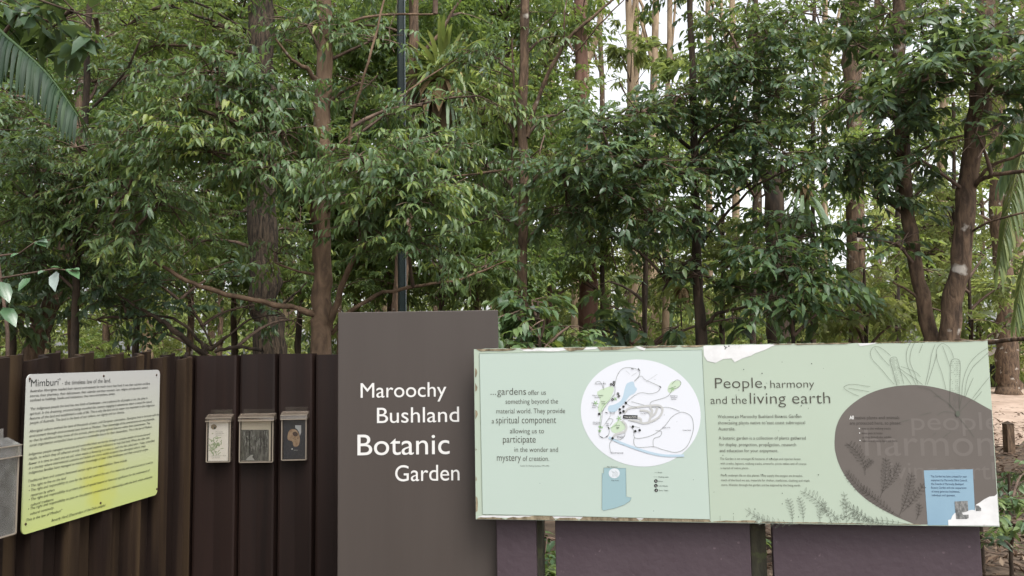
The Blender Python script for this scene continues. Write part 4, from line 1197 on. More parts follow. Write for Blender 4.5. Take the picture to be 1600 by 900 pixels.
# slim smooth-barked tree left of the brown sign
grow("smooth_tree", "slim tan smooth-barked tree rising behind the fence just left of the brown sign", "tree",
     [[(510, -420, 5.0, 20), (508, -150, 5.0, 24), (508, 0, 5.0, 25), (506, 120, 5.0, 27), (504, 250, 5.0, 27), (503, 400, 5.0, 29), (502, 480, 5.0, 31), (503, 552, 5.0, 34)]],
     [[(500, 492, 5.0, 12), (455, 480, 4.9, 9), (400, 469, 4.85, 8), (340, 455, 4.8, 8), (290, 437, 4.75, 7), (245, 410, 4.7, 5), (205, 385, 4.7, 3), (175, 350, 4.7, 2)],
      [(514, 515, 5.0, 11), (528, 470, 4.9, 10), (545, 420, 4.8, 9), (570, 385, 4.7, 7), (590, 372, 4.7, 5), (615, 345, 4.7, 3)],
      [(518, 520, 5.05, 7), (550, 485, 4.95, 7), (600, 457, 4.9, 6), (660, 446, 4.9, 5), (720, 436, 5.0, 4), (790, 408, 5.1, 2.5)],
      [(499, 395, 5.0, 9), (492, 350, 4.9, 7), (478, 318, 4.8, 6), (450, 295, 4.7, 4), (400, 270, 4.6, 3)],
      [(503, 140, 5.0, 10), (485, 112, 4.9, 8), (455, 92, 4.8, 5), (430, 60, 4.7, 3)],
      [(508, 300, 5.0, 6), (540, 250, 4.8, 5), (552, 180, 4.7, 4), (575, 100, 4.6, 4), (600, 0, 4.6, 3)],
      [(510, 330, 5.0, 6), (560, 310, 4.7, 5), (640, 290, 4.5, 4)],
      [(514, 240, 5.1, 4), (640, 140, 5.3, 3), (740, 75, 5.5, 2)],
      [(506, 60, 5.0, 6), (570, 26, 5.1, 4), (680, 22, 5.3, 3)],
      [(504, 260, 5.0, 6), (420, 220, 4.6, 5), (340, 170, 4.4, 3)],
      [(505, 430, 5.0, 6), (470, 425, 5.1, 4), (430, 410, 5.2, 3)]],
     [(330, 112, 4.5, 62, 1.2), (290, 165, 4.5, 70, 1.2), (400, 150, 4.6, 75, 1.2), (440, 205, 4.6, 60, 1.1), (240, 222, 4.6, 70, 1.1), (330, 238, 4.5, 80, 1.2), (420, 262, 4.5, 60, 1.2), (560, 245, 4.4, 62, 1.2),
      (630, 235, 4.4, 55, 1.2), (600, 300, 4.4, 70, 1.3), (655, 318, 4.4, 60, 1.3), (560, 350, 4.6, 50, .9), (640, 378, 4.6, 55, 1.1), (690, 290, 4.7, 50, 1), (480, 292, 4.7, 45, .9), (250, 320, 4.7, 75, .8), (205, 370, 4.7, 55, .6),
      (660, 165, 4.9, 50, .35), (745, 150, 5.2, 45, .4), (600, 180, 4.8, 50, .5), (480, 40, 4.9, 60, .6), (590, 60, 5.0, 60, .5), (560, 130, 5.0, 50, .4), (700, 225, 4.9, 45, .8), (690, 410, 4.9, 40, .6), (760, 415, 5.1, 40, .5), (430, 395, 5.2, 40, .5), (400, -60, 4.9, 90, .7), (560, -80, 5.0, 100, .7), (680, -120, 5.2, 100, .6), (300, -180, 5, 100, .6), (500, -330, 5, 130, .6)],
     'leaf_near', 'bark_tan', Crown(1, tone=.5, **NL))

# slender leafy tree on the left, dark stem
grow("slender_tree", "slender dark-stemmed tree with fine drooping leaves behind the left end of the fence", "tree",
     [[(150, -260, 5.2, 7), (140, 0, 5.2, 9), (132, 200, 5.2, 10), (120, 400, 5.2, 11), (117, 540, 5.2, 12)]],
     [[(128, 300, 5.2, 6), (170, 250, 5.0, 5), (230, 190, 4.9, 3)], [(124, 380, 5.2, 6), (80, 330, 5.0, 4), (30, 300, 4.9, 3)], [(135, 180, 5.2, 5), (190, 120, 5.1, 4), (220, 60, 5, 3)]],
     [(120, 230, 5.0, 75, 1.1), (60, 270, 4.9, 80, 1.1), (160, 290, 5.0, 80, 1.1), (190, 215, 5.1, 70, 1), (30, 340, 5.0, 70, 1), (110, 340, 5.1, 70, .9), (170, 370, 5.3, 70, .8), (240, 290, 5.2, 70, .9), (150, 130, 5.4, 70, .5), (60, 190, 5.3, 60, .7), (220, 110, 5.3, 60, .5), (60, 410, 5.2, 60, .8), (130, 430, 5.5, 60, .7), (100, -70, 5.2, 110, .6), (230, -150, 5.4, 110, .6)],
     'leaf_near', 'bark_dark', Crown(2, tone=.45, leaf=.055, ratio=.28, hi=True, hang=.6))

# thin straight tree
grow("straight_tree", "thin straight brown tree between the brown sign and the map, forking up to the right", "tree",
     [[(824, -400, 5.3, 11), (821, -100, 5.3, 14), (820, 0, 5.3, 15), (818, 150, 5.3, 15), (817, 300, 5.3, 16), (816, 440, 5.3, 16), (819, 540, 5.3, 18)]],
     [[(822, 215, 5.3, 8), (836, 165, 5.25, 7), (858, 112, 5.2, 6.5), (888, 60, 5.15, 6), (925, 28, 5.1, 5), (965, -8, 5.1, 4), (1040, -70, 5.1, 3)],
      [(866, 100, 5.2, 4), (880, 60, 5.15, 3.5), (882, 20, 5.1, 2.5), (890, -40, 5.1, 2)], [(888, 60, 5.15, 4), (900, 80, 5.1, 3), (935, 40, 5.0, 2.5), (975, 0, 5.0, 2)],
      [(814, 330, 5.3, 5), (800, 290, 5.4, 5), (804, 180, 5.45, 4), (800, 60, 5.5, 3)], [(818, 260, 5.3, 4), (760, 270, 5.2, 4), (690, 278, 5.1, 2)]],
     [(860, 260, 5.1, 55, 1, .6), (770, 170, 5.5, 60, .6), (770, 90, 5.6, 60, .6), (870, 180, 5.4, 55, .7, .6), (770, 340, 5.6, 60, .7), (760, 260, 5.5, 55, .7), (850, 60, 5.4, 45, .4), (900, -90, 5.2, 100, .5), (760, -60, 5.4, 90, .6), (1000, -150, 5.2, 100, .4), (850, 350, 5.6, 50, .6)],
     'leaf_near', 'bark_brown', Crown(3, tone=.55, **NL))

# dark-leaved tree behind the board
grow("dark_leaved_tree", "dark-leaved bushy tree with a thin dark trunk behind the middle of the board", "tree",
     [[(1075, -150, 5.4, 8), (1080, 60, 5.4, 10), (1084, 200, 5.4, 12), (1088, 330, 5.4, 14), (1091, 440, 5.4, 15), (1096, 530, 5.4, 18)]],
     [[(1092, 385, 5.4, 6), (1130, 340, 5.3, 5), (1180, 290, 5.2, 4), (1260, 255, 5.1, 3)], [(1090, 350, 5.4, 5), (1130, 315, 5.4, 4), (1200, 270, 5.4, 3)], [(1089, 400, 5.4, 6), (1055, 425, 5.4, 5), (1035, 455, 5.4, 3)],
      [(1084, 240, 5.4, 7), (1040, 200, 5.2, 6), (980, 180, 5.0, 4), (930, 190, 4.9, 3)], [(1084, 280, 5.4, 7), (1020, 260, 5.1, 5), (940, 260, 4.9, 4), (880, 270, 4.8, 3)], [(1082, 150, 5.4, 6), (1130, 110, 5.3, 5), (1190, 90, 5.3, 4)],
      [(1096, 520, 5.4, 7), (1115, 495, 5.3, 6), (1150, 482, 5.2, 4), (1200, 478, 5.2, 3)], [(1090, 230, 5.4, 5), (1100, 210, 5.3, 5), (1120, 195, 5.3, 4), (1130, 150, 5.3, 2)]],
     [(900, 255, 4.9, 62, 1.3), (940, 200, 5.0, 62, 1.2), (885, 320, 5.0, 50, 1.1), (950, 300, 4.9, 68, 1.3), (1010, 250, 5.0, 68, 1.3), (1000, 175, 5.1, 60, 1.1), (1060, 150, 5.2, 60, 1), (1020, 330, 5.1, 55, 1.1), (1080, 265, 5.2, 60, 1.1), (1110, 120, 5.2, 55, 1), (1160, 110, 5.1, 60, 1.2), (1200, 60, 5.2, 62, 1.2),
      (1150, 200, 5.2, 60, 1.1), (1210, 150, 5.1, 65, 1.2), (1140, 50, 5.3, 50, .9), (1220, 240, 5.1, 60, 1.1), (1160, 265, 5.3, 50, .9), (1065, 345, 5.3, 45, .9), (960, 370, 5.3, 50, .7), (1030, 405, 5.4, 40, .5), (1090, 430, 5.3, 35, .5), (1250, 20, 5.3, 70, .9), (1120, -60, 5.4, 110, .7), (1240, -110, 5.4, 110, .8)],
     'leaf_dark', 'bark_dark', Crown(4, tone=.5, leaf=.062, ratio=.42, hi=True, droop=.3))

# the twin stems on the right
grow("twin_tree", "two-stemmed brown tree with pale lichen patches behind the right half of the board", "tree",
     [[(1400, -400, 5.2, 15.5), (1404, -100, 5.15, 19.0), (1405, 60, 5.1, 20.5), (1408, 200, 5.1, 21.2), (1418, 320, 5.05, 21.2), (1432, 420, 5.0, 21.8), (1452, 528, 5.0, 24.0)],
      [(1560, -420, 4.9, 19.0), (1545, -100, 4.85, 23.3), (1538, 40, 4.8, 26.8), (1526, 170, 4.8, 29.6), (1510, 300, 4.8, 29.6), (1500, 420, 4.8, 29.6), (1486, 528, 4.85, 32.4)]],
     [[(1516, 296, 4.8, 8), (1535, 280, 4.7, 7), (1560, 272, 4.6, 7), (1640, 262, 4.4, 6)], [(1515, 300, 4.8, 6), (1540, 268, 4.7, 6), (1580, 246, 4.6, 5), (1640, 225, 4.5, 4)], [(1512, 365, 4.8, 4), (1550, 345, 4.6, 3.5), (1640, 325, 4.4, 3)],
      [(1465, 535, 4.95, 9), (1545, 535, 4.55, 8), (1600, 529, 4.3, 7), (1680, 520, 4.0, 6)],
      [(1440, 470, 5.0, 5), (1420, 455, 5.0, 4), (1395, 440, 5.0, 3)], [(1408, 190, 5.1, 6), (1370, 170, 5.0, 5), (1330, 160, 4.9, 4)], [(1406, 110, 5.1, 6), (1450, 70, 4.9, 5), (1500, 50, 4.8, 3)], [(1408, 230, 5.1, 5), (1350, 235, 5.1, 4), (1310, 250, 5.1, 3)], [(1532, 120, 4.8, 5), (1470, 110, 4.6, 4), (1430, 130, 4.5, 3)], [(1408, 250, 5.1, 4), (1470, 220, 5.0, 3.5), (1520, 210, 5.0, 3)]],
     [(1440, 250, 4.6, 42, .6), (1530, 215, 4.5, 42, .7), (1400, 380, 4.9, 35, .4), (1340, 70, 5.0, 55, .9), (1310, 150, 4.9, 60, 1.1), (1390, 150, 4.8, 62, 1.2), (1450, 115, 4.5, 65, 1.2), (1500, 75, 4.6, 60, 1.1), (1440, 40, 4.8, 60, .9), (1540, 60, 4.5, 50, 1), (1570, 110, 4.5, 60, 1.1), (1540, 150, 4.5, 50, 1), (1430, 185, 4.7, 50, 1), (1380, 215, 5.0, 50, .9), (1340, 265, 5.1, 55, .9), (1370, 310, 5.1, 50, .8), (1300, 240, 5.1, 55, .9), (1340, 370, 5.2, 40, .5), (1460, 280, 5.2, 40, .5), (1590, 40, 4.7, 60, .8), (1590, 180, 4.8, 40, .7), (1390, 20, 5, 50, .6), (1400, -110, 5, 110, .8), (1550, -110, 4.8, 110, .8), (1320, -40, 5.2, 80, .8)],
     'leaf_dark', 'bark_brown', Crown(5, tone=.42, leaf=.072, ratio=.42, hi=True, droop=.3))

# dark rough trunk further back left
grow("rough_tree", "thick dark rough-barked tree behind the slim tan tree, left of it", "tree",
     [[(402, -500, 6.6, 30), (405, -200, 6.6, 36), (407, 0, 6.6, 40), (409, 150, 6.6, 42), (412, 320, 6.6, 44), (416, 440, 6.6, 45), (421, 550, 6.6, 50)]],
     [[(405, 60, 6.6, 7), (350, 40, 6.6, 5), (270, 10, 6.6, 3)], [(410, 60, 6.6, 5), (330, 15, 6.4, 4), (240, -20, 6.4, 3)], [(414, 500, 6.6, 5), (450, 470, 6.5, 4), (480, 440, 6.5, 2)]],
     [(330, 40, 6.6, 70, .6), (260, 70, 6.7, 75, .6), (440, 60, 6.8, 60, .5), (200, 40, 6.8, 80, .6), (380, 330, 7.2, 70, .6), (460, 360, 7.2, 60, .6), (300, 380, 7, 70, .6), (450, 440, 7, 40, .4), (280, -80, 6.6, 120, .7), (480, -120, 6.6, 130, .7)],
     'leaf_mid', 'bark_rough', Crown(6, tone=.45, leaf=.062, ratio=.36, hi=True), sides=14)

# red leaning trunk, far left
grow("leaning_tree", "leaning reddish brown trunk behind the far left end of the fence", "tree",
     [[(130, 120, 6.2, 12), (110, 330, 6.2, 18), (86, 455, 6.2, 24), (52, 550, 6.2, 32)]],
     [[(88, 450, 6.2, 10), (40, 420, 6, 7), (0, 400, 5.9, 5)]],
     [(40, 430, 5.8, 75, 1), (0, 380, 5.8, 70, 1), (90, 390, 6.2, 60, .8), (20, 500, 5.6, 45, .9), (-40, 470, 5.6, 80, 1), (130, 460, 6.3, 60, .7), (0, 250, 6.2, 90, .9), (20, 150, 6.4, 90, .8)],
     'leaf_dark', 'bark_brown', Crown(7, tone=.4, leaf=.085, ratio=.45, hi=True))

# twisting low branches and shrub behind the side fence
grow("twisted_shrub", "shrub with low twisting bare branches behind the fence corner", "shrub",
     [[(355, 525, 5.4, 5), (330, 545, 5.4, 7), (318, 556, 5.4, 9)]],
     [[(318, 556, 5.4, 8), (290, 530, 5.3, 9), (262, 508, 5.3, 8), (240, 494, 5.3, 6), (215, 480, 5.3, 4), (185, 460, 5.3, 3)], [(322, 552, 5.4, 6), (300, 518, 5.4, 5), (260, 495, 5.4, 4), (200, 497, 5.4, 3)], [(335, 548, 5.4, 6), (370, 543, 5.4, 6), (410, 548, 5.3, 5)], [(330, 540, 5.4, 4), (310, 500, 5.5, 3), (280, 470, 5.5, 2)], [(350, 530, 5.4, 4), (390, 500, 5.5, 3), (440, 490, 5.5, 2)]],
     [(240, 440, 5.5, 55, .7), (190, 470, 5.5, 45, .6), (290, 480, 5.6, 45, .5), (340, 430, 5.8, 55, .5), (380, 480, 5.9, 40, .4), (150, 500, 5.6, 40, .5), (250, 520, 5.5, 25, .5), (455, 500, 6, 30, .3)],
     'leaf_dark', 'bark_dark', Crown(8, tone=.45, leaf=.07, ratio=.42, hi=True), stem='stem', fol='foliage')

# low bush in front of the thin straight tree
def bush(name, label, spots, seed, leaf, tone, cat="shrub", group=None, lf=.075, ratio=.42, hi=True, stem_px=6, dens=1.0):
    x = sum(s[0] for s in spots) / len(spots); D = sum(s[2] for s in spots) / len(spots)
    yb = max(s[1] for s in spots) + 5
    st = [[(x, min(s[1] for s in spots), D, stem_px * .6), (x + 3, yb, D, stem_px)]]
    return grow(name, label, cat, st, [], [(a, b, d, r, k * dens) for a, b, d, r, k in spots], leaf, 'bark_dark',
                Crown(seed, tone=tone, leaf=lf, ratio=ratio, hi=hi), group=group, stem='stem', fol='foliage')


bush("leafy_bush", "bluish green bush showing over the top edge of the map, right of the brown sign", [(800, 490, 4.6, 42, 1.2), (850, 500, 4.6, 45, 1.2), (890, 510, 4.7, 35, 1), (830, 470, 4.8, 40, 1), (800, 540, 4.6, 40, 1), (870, 550, 4.6, 50, 1)], 21, 'leaf_near', .3)
bush("leafy_bush", "tall dark green bush behind the gap between heading and egg shape on the board", [(1215, 400, 5.0, 65, 1.2), (1260, 430, 5.0, 62, 1.2), (1230, 470, 5.0, 60, 1.1), (1180, 450, 5.1, 45, .9), (1250, 370, 5.1, 50, 1.1), (1290, 480, 5.1, 45, .8), (1220, 350, 5.2, 45, 1)], 22, 'leaf_near', .22)
bush("leafy_bush", "loose yellowish bush behind the board, left of the two-stemmed tree", [(1330, 500, 5.4, 45, .9), (1370, 470, 5.6, 50, .8), (1310, 450, 5.7, 45, .6), (1390, 510, 5.5, 35, .8), (1350, 420, 5.9, 45, .5)], 23, 'leaf_olive', .45)
bush("leafy_bush", "broad-leaved dark bush behind the board, under the reddish far trunk", [(960, 480, 5.8, 45, .8), (925, 510, 5.6, 40, .8), (1000, 505, 5.6, 35, .7), (950, 440, 6, 40, .5), (1130, 500, 5.6, 40, .7), (1060, 510, 5.6, 30, .6)], 24, 'leaf_dark', .5, lf=.1, ratio=.5)
bush("leafy_bush", "olive bush between the two stems and the right end of the board", [(1440, 420, 6, 50, .6), (1560, 450, 6, 40, .5), (1540, 400, 6.2, 50, .5), (1520, 500, 5.6, 40, .6), (1450, 480, 6.2, 35, .6), (1570, 510, 6, 30, .5)], 25, 'leaf_olive', .3)
bush("leafy_bush", "dark bush in the gap behind the purple panels", [(855, 840, 4.6, 50, 1), (855, 890, 4.5, 60, 1), (1190, 860, 4.5, 50, 1), (1020, 780, 4.7, 70, .8)], 26, 'leaf_dark', .6)
bush("leafy_bush", "low dark bush beside the right end of the purple panels", [(1570, 780, 5.6, 40, .9), (1585, 820, 5.4, 50, .7), (1550, 850, 5.0, 40, .6), (1600, 740, 6.4, 35, .6)], 27, 'leaf_dark', .5)

# ------------------------------------------------------------------ lamp post
M['post_green'] = noisy("post_green", (.006, .012, .012), (.012, .02, .02), (4, 4, 2), rough=.5, spec=.2)
lp_ = P(628, 480, 6.0)
lamp = thing("lamp_post", "dark green square lamp post rising behind the brown sign out of the picture", "lamp post", (lp_.x, lp_.y, 0))
mb = MB(); mb.box((lp_.x, lp_.y, 3.0), Vector((.92, .39, 0)), .026, Vector((-.39, .92, 0)), .026, Vector((0, 0, 1)), 3.05)
o = mb.build("pole", M['post_green'], lamp); q = o.modifiers.new("bevel", 'BEVEL'); q.width = .006; q.segments = 2
mb = MB(); mb.tube([(lp_.x + .035, lp_.y - .03, -.02), (lp_.x + .035, lp_.y - .03, 6.0)], [.004, .004], 6)  # thin grey tube added for the light streak down the pole
mb.build("light_streak", simple("grey_streak", (.12, .14, .15), .4), lamp)
mb = MB(); mb.tube([(lp_.x, lp_.y, 6.05), (lp_.x, lp_.y, 6.12), (lp_.x, lp_.y, 6.2), (lp_.x, lp_.y, 6.26)], [.05, .22, .2, .03], 16)
mb.build("lamp_head", M['post_green'], lamp)

# ------------------------------------------------------------------ epiphytic ferns on the trunks
def strap(mb, tones, base, d0, L, W, droop, rng, tone, seg=7, fork=0, wave=.0):
    """one strap-shaped frond: a folded blade along a drooping curve; fork splits its end"""
    base = np.array(tuple(base), float); d = unit(np.array(d0, float))
    side = unit(np.cross(d, np.array([0, 0, 1.0]) + rng.normal(0, .1, 3)))
    p = base.copy(); pts = [p.copy()]
    dd = d.copy()
    for k in range(seg):
        dd = unit(dd + np.array([0, 0, -droop / seg]) + rng.normal(0, wave, 3)); p = p + dd * (L / seg); pts.append(p.copy())
    pts = np.array(pts); t = np.linspace(0, 1, seg + 1)
    prof = W * .5 * (.25 + .75 * np.sin(np.pi * np.clip(t * .9 + .1, 0, 1)) ** .7) * np.where(t > .97, .15, 1)
    up = np.cross(side, unit(np.gradient(pts, axis=0)))
    A_ = pts + side * prof[:, None] + np.abs(up) * 0 + np.array([0, 0, 1]) * (prof * .35)[:, None]
    B_ = pts - side * prof[:, None] + np.array([0, 0, 1]) * (prof * .35)[:, None]
    V = np.stack([A_, pts, B_], 1).reshape(-1, 3)
    F = []
    for k in range(seg):
        i = 3 * k
        F += [(i, i + 1, i + 4, i + 3), (i + 1, i + 2, i + 5, i + 4)]
    mb.add(V, F); tones.append(np.full(len(V), tone))
    for s in range(fork):
        sg = -1 if s % 2 else 1
        strap(mb, tones, pts[-2 - s // 2], dd + side * sg * .6, L * .38, W * .45, droop * .9, rng, tone, 4, 0, wave)


def epiphyte(name, label, cx, cy, D, up_n, up_L, hang_n, hang_L, seed, m_up='frond', m_hang='frond_grey', base_r=.16, w=.05):
    rng = np.random.default_rng(seed); c = P(cx, cy, D)
    root = thing(name, label, "fern", c)
    mb = MB(); tones = []
    for k in range(up_n):
        a = rng.uniform(0, math.tau); e = rng.uniform(-.1, 1.3)
        d = (math.cos(a) * math.cos(e), math.sin(a) * math.cos(e), math.sin(e))
        o_ = np.array(tuple(c)) + np.array(d) * base_r * .6
        strap(mb, tones, o_, d, up_L * rng.uniform(.6, 1.15), w * rng.uniform(.8, 1.3), rng.uniform(.4, 2.6), rng, min(1, max(0, rng.normal(.55, .18))), 8, wave=.05)
    if up_n: mb.build("upright_frond_tuft", M[m_up], root, smooth=True, tone=np.concatenate(tones))
    mb = MB(); tones = []
    for k in range(hang_n):
        a = rng.uniform(0, math.tau); e = rng.uniform(-.6, .4)
        d = (math.cos(a) * math.cos(e), math.sin(a) * math.cos(e), math.sin(e))
        o_ = np.array(tuple(c)) + np.array(d) * base_r * .8 + np.array([0, 0, -.12]) * rng.uniform(0, 2)
        strap(mb, tones, o_, d, hang_L * rng.uniform(.6, 1.1), w * .7 * rng.uniform(.8, 1.3), rng.uniform(2, 4), rng, min(1, max(0, rng.normal(.5, .25))), 7, fork=2, wave=.06)
    if hang_n: mb.build("hanging_frond_tuft", M[m_hang], root, smooth=True, tone=np.concatenate(tones))
    mb = MB(); tones = []
    for k in range(40):
        a = rng.uniform(0, math.tau); e = rng.uniform(-1.3, .4)
        d = (math.cos(a) * math.cos(e), math.sin(a) * math.cos(e), math.sin(e))
        o_ = np.array(tuple(c)) + np.array(d) * base_r * .25
        strap(mb, tones, o_, d, base_r * rng.uniform(1.5, 2.6), base_r * .55, 1.6, rng, rng.uniform(0, 1), 5)
    mb.build("brown_shield", M['dead_frond'], root, smooth=True, tone=np.concatenate(tones))
    return root


EF = epiphyte("birds_nest_fern", "big pale yellow-green fern clump with strap fronds up on a trunk beside the lamp post", 694, 128, 7.3, 90, .47, 70, .55, 31, base_r=.2, w=.038)
epiphyte("staghorn_fern", "grey-green forked fern hanging on the broken trunk right of the dark-leaved tree", 1255, 290, 6.8, 5, .3, 34, .55, 32, base_r=.06, w=.04)
epiphyte("staghorn_fern", "small grey-green fern tuft above the board's top edge, left of the egg", 1222, 540, 5.0, 8, .22, 6, .2, 33, m_up='frond_grey', base_r=.03, w=.022)
epiphyte("yellow_fern", "small yellowish fern tuft in the gap just right of the thin dark trunk", 1068, 450, 7.5, 18, .35, 4, .3, 34, base_r=.06, w=.06)

# host trunks
grow("host_tree", "grey-brown tree carrying the big yellow-green fern, behind the lamp post", "tree",
     [[(648, -300, 7.4, 13), (646, 0, 7.4, 16), (644, 120, 7.4, 17), (636, 300, 7.4, 20), (624, 480, 7.4, 24)]], [[(640, 100, 7.4, 8), (680, 60, 7.4, 6), (720, 0, 7.4, 4)]],
     [(720, 20, 7.6, 60, .6), (560, 40, 7.6, 70, .5), (640, -90, 7.4, 120, .7), (700, 200, 7.8, 55, .5), (590, 200, 7.8, 60, .5), (740, 130, 8, 50, .5)], 'leaf_mid', 'bark_brown', Crown(41, tone=.5, leaf=.085, ratio=.42, hi=False))
grow("broken_tree", "short dark broken trunk carrying the hanging fern, right of the dark-leaved tree", "tree",
     [[(1207, 275, 6.8, 30), (1210, 320, 6.8, 30), (1214, 400, 6.8, 32), (1218, 520, 6.8, 34)]], [], [(1190, 350, 7, 30, .4), (1250, 340, 7.2, 30, .3)], 'leaf_dark', 'bark_dark', Crown(42, tone=.4, leaf=.085, ratio=.42, hi=False))
grow("peeling_tree", "pale peeling trunk high between the dark-leaved and the two-stemmed tree", "tree",
     [[(1322, -300, 9.5, 22), (1328, 0, 9.5, 26), (1330, 80, 9.5, 27), (1334, 200, 9.5, 27), (1338, 520, 9.5, 30)]], [[(1329, 60, 9.5, 6), (1360, 20, 9.5, 5), (1400, -40, 9.5, 3)]],
     [(1380, -60, 9.5, 90, .7), (1290, -90, 9.5, 90, .6), (1345, 215, 9.2, 55, .8), (1320, 300, 9.2, 60, .8), (1360, 390, 9.2, 60, .7), (1320, 470, 9.2, 55, .8)], 'leaf_mid', 'bark_brown', Crown(43, tone=.5, leaf=.1, ratio=.42, hi=False))
grow("red_tree", "distant trunk with pinkish red bark behind the map's top edge", "tree",
     [[(905, -200, 11, 16), (908, 100, 11, 20), (912, 300, 11, 24), (916, 420, 11, 28), (920, 530, 11, 34)]], [[(912, 280, 11, 12), (880, 230, 11, 8), (850, 200, 11, 5)]],
     [(850, 200, 10.6, 60, .8), (930, 250, 10.5, 55, .8), (905, 130, 10.6, 40, .6), (900, 330, 10.6, 60, .8), (880, 20, 10.8, 50, .5), (908, 40, 10.7, 40, .6), (915, -10, 10.7, 40, .6), (910, 200, 10.5, 50, .7), (900, -120, 11, 130, .6)], 'leaf_mid', 'bark_red', Crown(44, tone=.6, leaf=.11, ratio=.42, hi=False))
grow("path_tree", "sturdy grey-brown trunk standing by the sandy path at the right edge", "tree",
     [[(1545, -200, 17, 20), (1556, 150, 17, 24), (1562, 320, 17, 26), (1570, 470, 17, 30), (1575, 575, 17, 34), (1577, 625, 17, 40)]], [[(1562, 320, 17, 9), (1600, 260, 17, 6), (1640, 200, 17, 4)]],
     [(1500, 330, 17, 60, .3), (1620, 260, 17, 80, .6), (1560, 60, 17, 90, .5), (1480, 150, 17, 80, .4), (1580, -100, 17, 140, .6)], 'leaf_mid', 'bark_brown', Crown(45, tone=.7, leaf=.17, ratio=.42, hi=False))

# ------------------------------------------------------------------ palms
def palm_frond(root, pts, L, seed, m='frond_palm', n=60, W=.03, hang=1.0, name='frond', rr=.012):
    """arching rachis with two rows of drooping leaflets"""
    rng = np.random.default_rng(seed); pts = np.array([tuple(p) for p in pts], float)
    pts, _ = wobble([Vector(p) for p in pts], [0] * len(pts), rng, 0, 8); pts = np.array(pts)
    seg = np.linalg.norm(np.diff(pts, axis=0), axis=1); cum = np.concatenate([[0], np.cumsum(seg)]); cum /= cum[-1]
    mb = MB(); tones = []
    a = mb.n; mb.tube(pts, np.linspace(rr, rr * .25, len(pts)), 5); tones.append(np.full(mb.n - a, .9))
    for k in range(n):
        t = .08 + .92 * k / n
        p = np.array([np.interp(t, cum, pts[:, i]) for i in range(3)])
        q = np.array([np.interp(min(1, t + .03), cum, pts[:, i]) for i in range(3)]); r = np.array([np.interp(max(0, t - .03), cum, pts[:, i]) for i in range(3)])
        ax = unit(q - r); sd_ = unit(np.cross(ax, np.array([0, 0, 1.0])))
        for s in (-1, 1):
            d = ax * .75 + sd_ * s * .75 + np.array([0, 0, .18]) + rng.normal(0, .06, 3)
            strap(mb, tones, p, d, L * (1 - .55 * abs(t - .35) / .65) * rng.uniform(.85, 1.1), W, hang * rng.uniform(1.2, 1.9), rng, min(1, max(0, rng.normal(.45, .2))), 6)
    return mb.build(name, M[m], root, smooth=True, tone=np.concatenate(tones))


c0 = P(-260, 60, 3.4)
palm = thing("palm_tree", "palm at the far left whose drooping dark frond hangs into the top left corner", "palm", (c0.x, c0.y, 0))
MB().tube([(c0.x, c0.y, -.05), (c0.x + .02, c0.y, 1.4), (c0.x, c0.y, c0.z)], [.13, .10, .08], 12).build("trunk", M['bark_pale'], palm, smooth=True)
palm_frond(palm, [c0, P(-90, -20, 3.2), P(10, 58, 3.05), P(75, 118, 3.0), P(122, 182, 2.95)], .33, 1, hang=2.0, n=130, W=.013)
palm_frond(palm, [c0, P(-150, 60, 3.8), P(-60, 150, 4.1), P(-10, 230, 4.2)], .40, 2, hang=2.0, n=90, W=.017)
for i, (ax_, ay_, el_) in enumerate(((-1, .4, .6), (-.5, -1, .5), (.2, 1, .7), (-.3, .2, 1.2))):
    d_ = np.array([ax_, ay_, el_]); d_ = d_ / np.linalg.norm(d_) * .55
    b_ = np.array(tuple(c0))
    palm_frond(palm, [b_, b_ + d_, b_ + d_ * 1.9 - np.array([0, 0, .15]), b_ + d_ * 2.6 - np.array([0, 0, .55])], .4, 3 + i, hang=1.2, n=36)

c1 = P(1690, 120, 5.2)
palm2 = thing("palm_tree", "palm at the right edge with yellow-green hanging fronds", "palm", (c1.x, c1.y, 0))
MB().tube([(c1.x, c1.y, -.05), (c1.x + .03, c1.y, 1.6), (c1.x, c1.y, c1.z)], [.11, .09, .06], 12).build("trunk", M['bark_pale'], palm2, smooth=True)
palm_frond(palm2, [c1, P(1640, 130, 5.0), P(1600, 230, 4.9), P(1575, 330, 4.85), P(1560, 420, 4.85)], .38, 11, m='frond', hang=2.2, n=70, W=.015)
palm_frond(palm2, [c1, P(1660, 200, 5.0), P(1630, 320, 4.9), P(1600, 420, 4.85), P(1585, 500, 4.85)], .36, 12, m='frond', hang=2.2, n=64, W=.015)
palm_frond(palm2, [c1, P(1650, 90, 5.4), P(1600, 190, 5.8), P(1560, 290, 6.0)], .36, 13, m='frond_grey', hang=2, n=54, W=.018)

c2 = P(1660, 470, 8.5)
tf = thing("tree_fern", "light green feathery tree fern at the right edge above the path", "fern", (c2.x, c2.y, gz(c2.x, c2.y)))
MB().tube([(c2.x, c2.y, gz(c2.x, c2.y) - .05), tuple(c2)], [.1, .08], 10).build("trunk", M['bark_dark'], tf, smooth=True)
for i in range(11):
    a_ = i * .571 + .2; b_ = np.array(tuple(c2)); d_ = np.array([math.cos(a_), math.sin(a_), .35]) * .45
    palm_frond(tf, [b_, b_ + d_, b_ + d_ * 2 - np.array([0, 0, .08]), b_ + d_ * 2.8 - np.array([0, 0, .35])], .22, 60 + i, m='leaf_bright', hang=.3, n=40, W=.028)

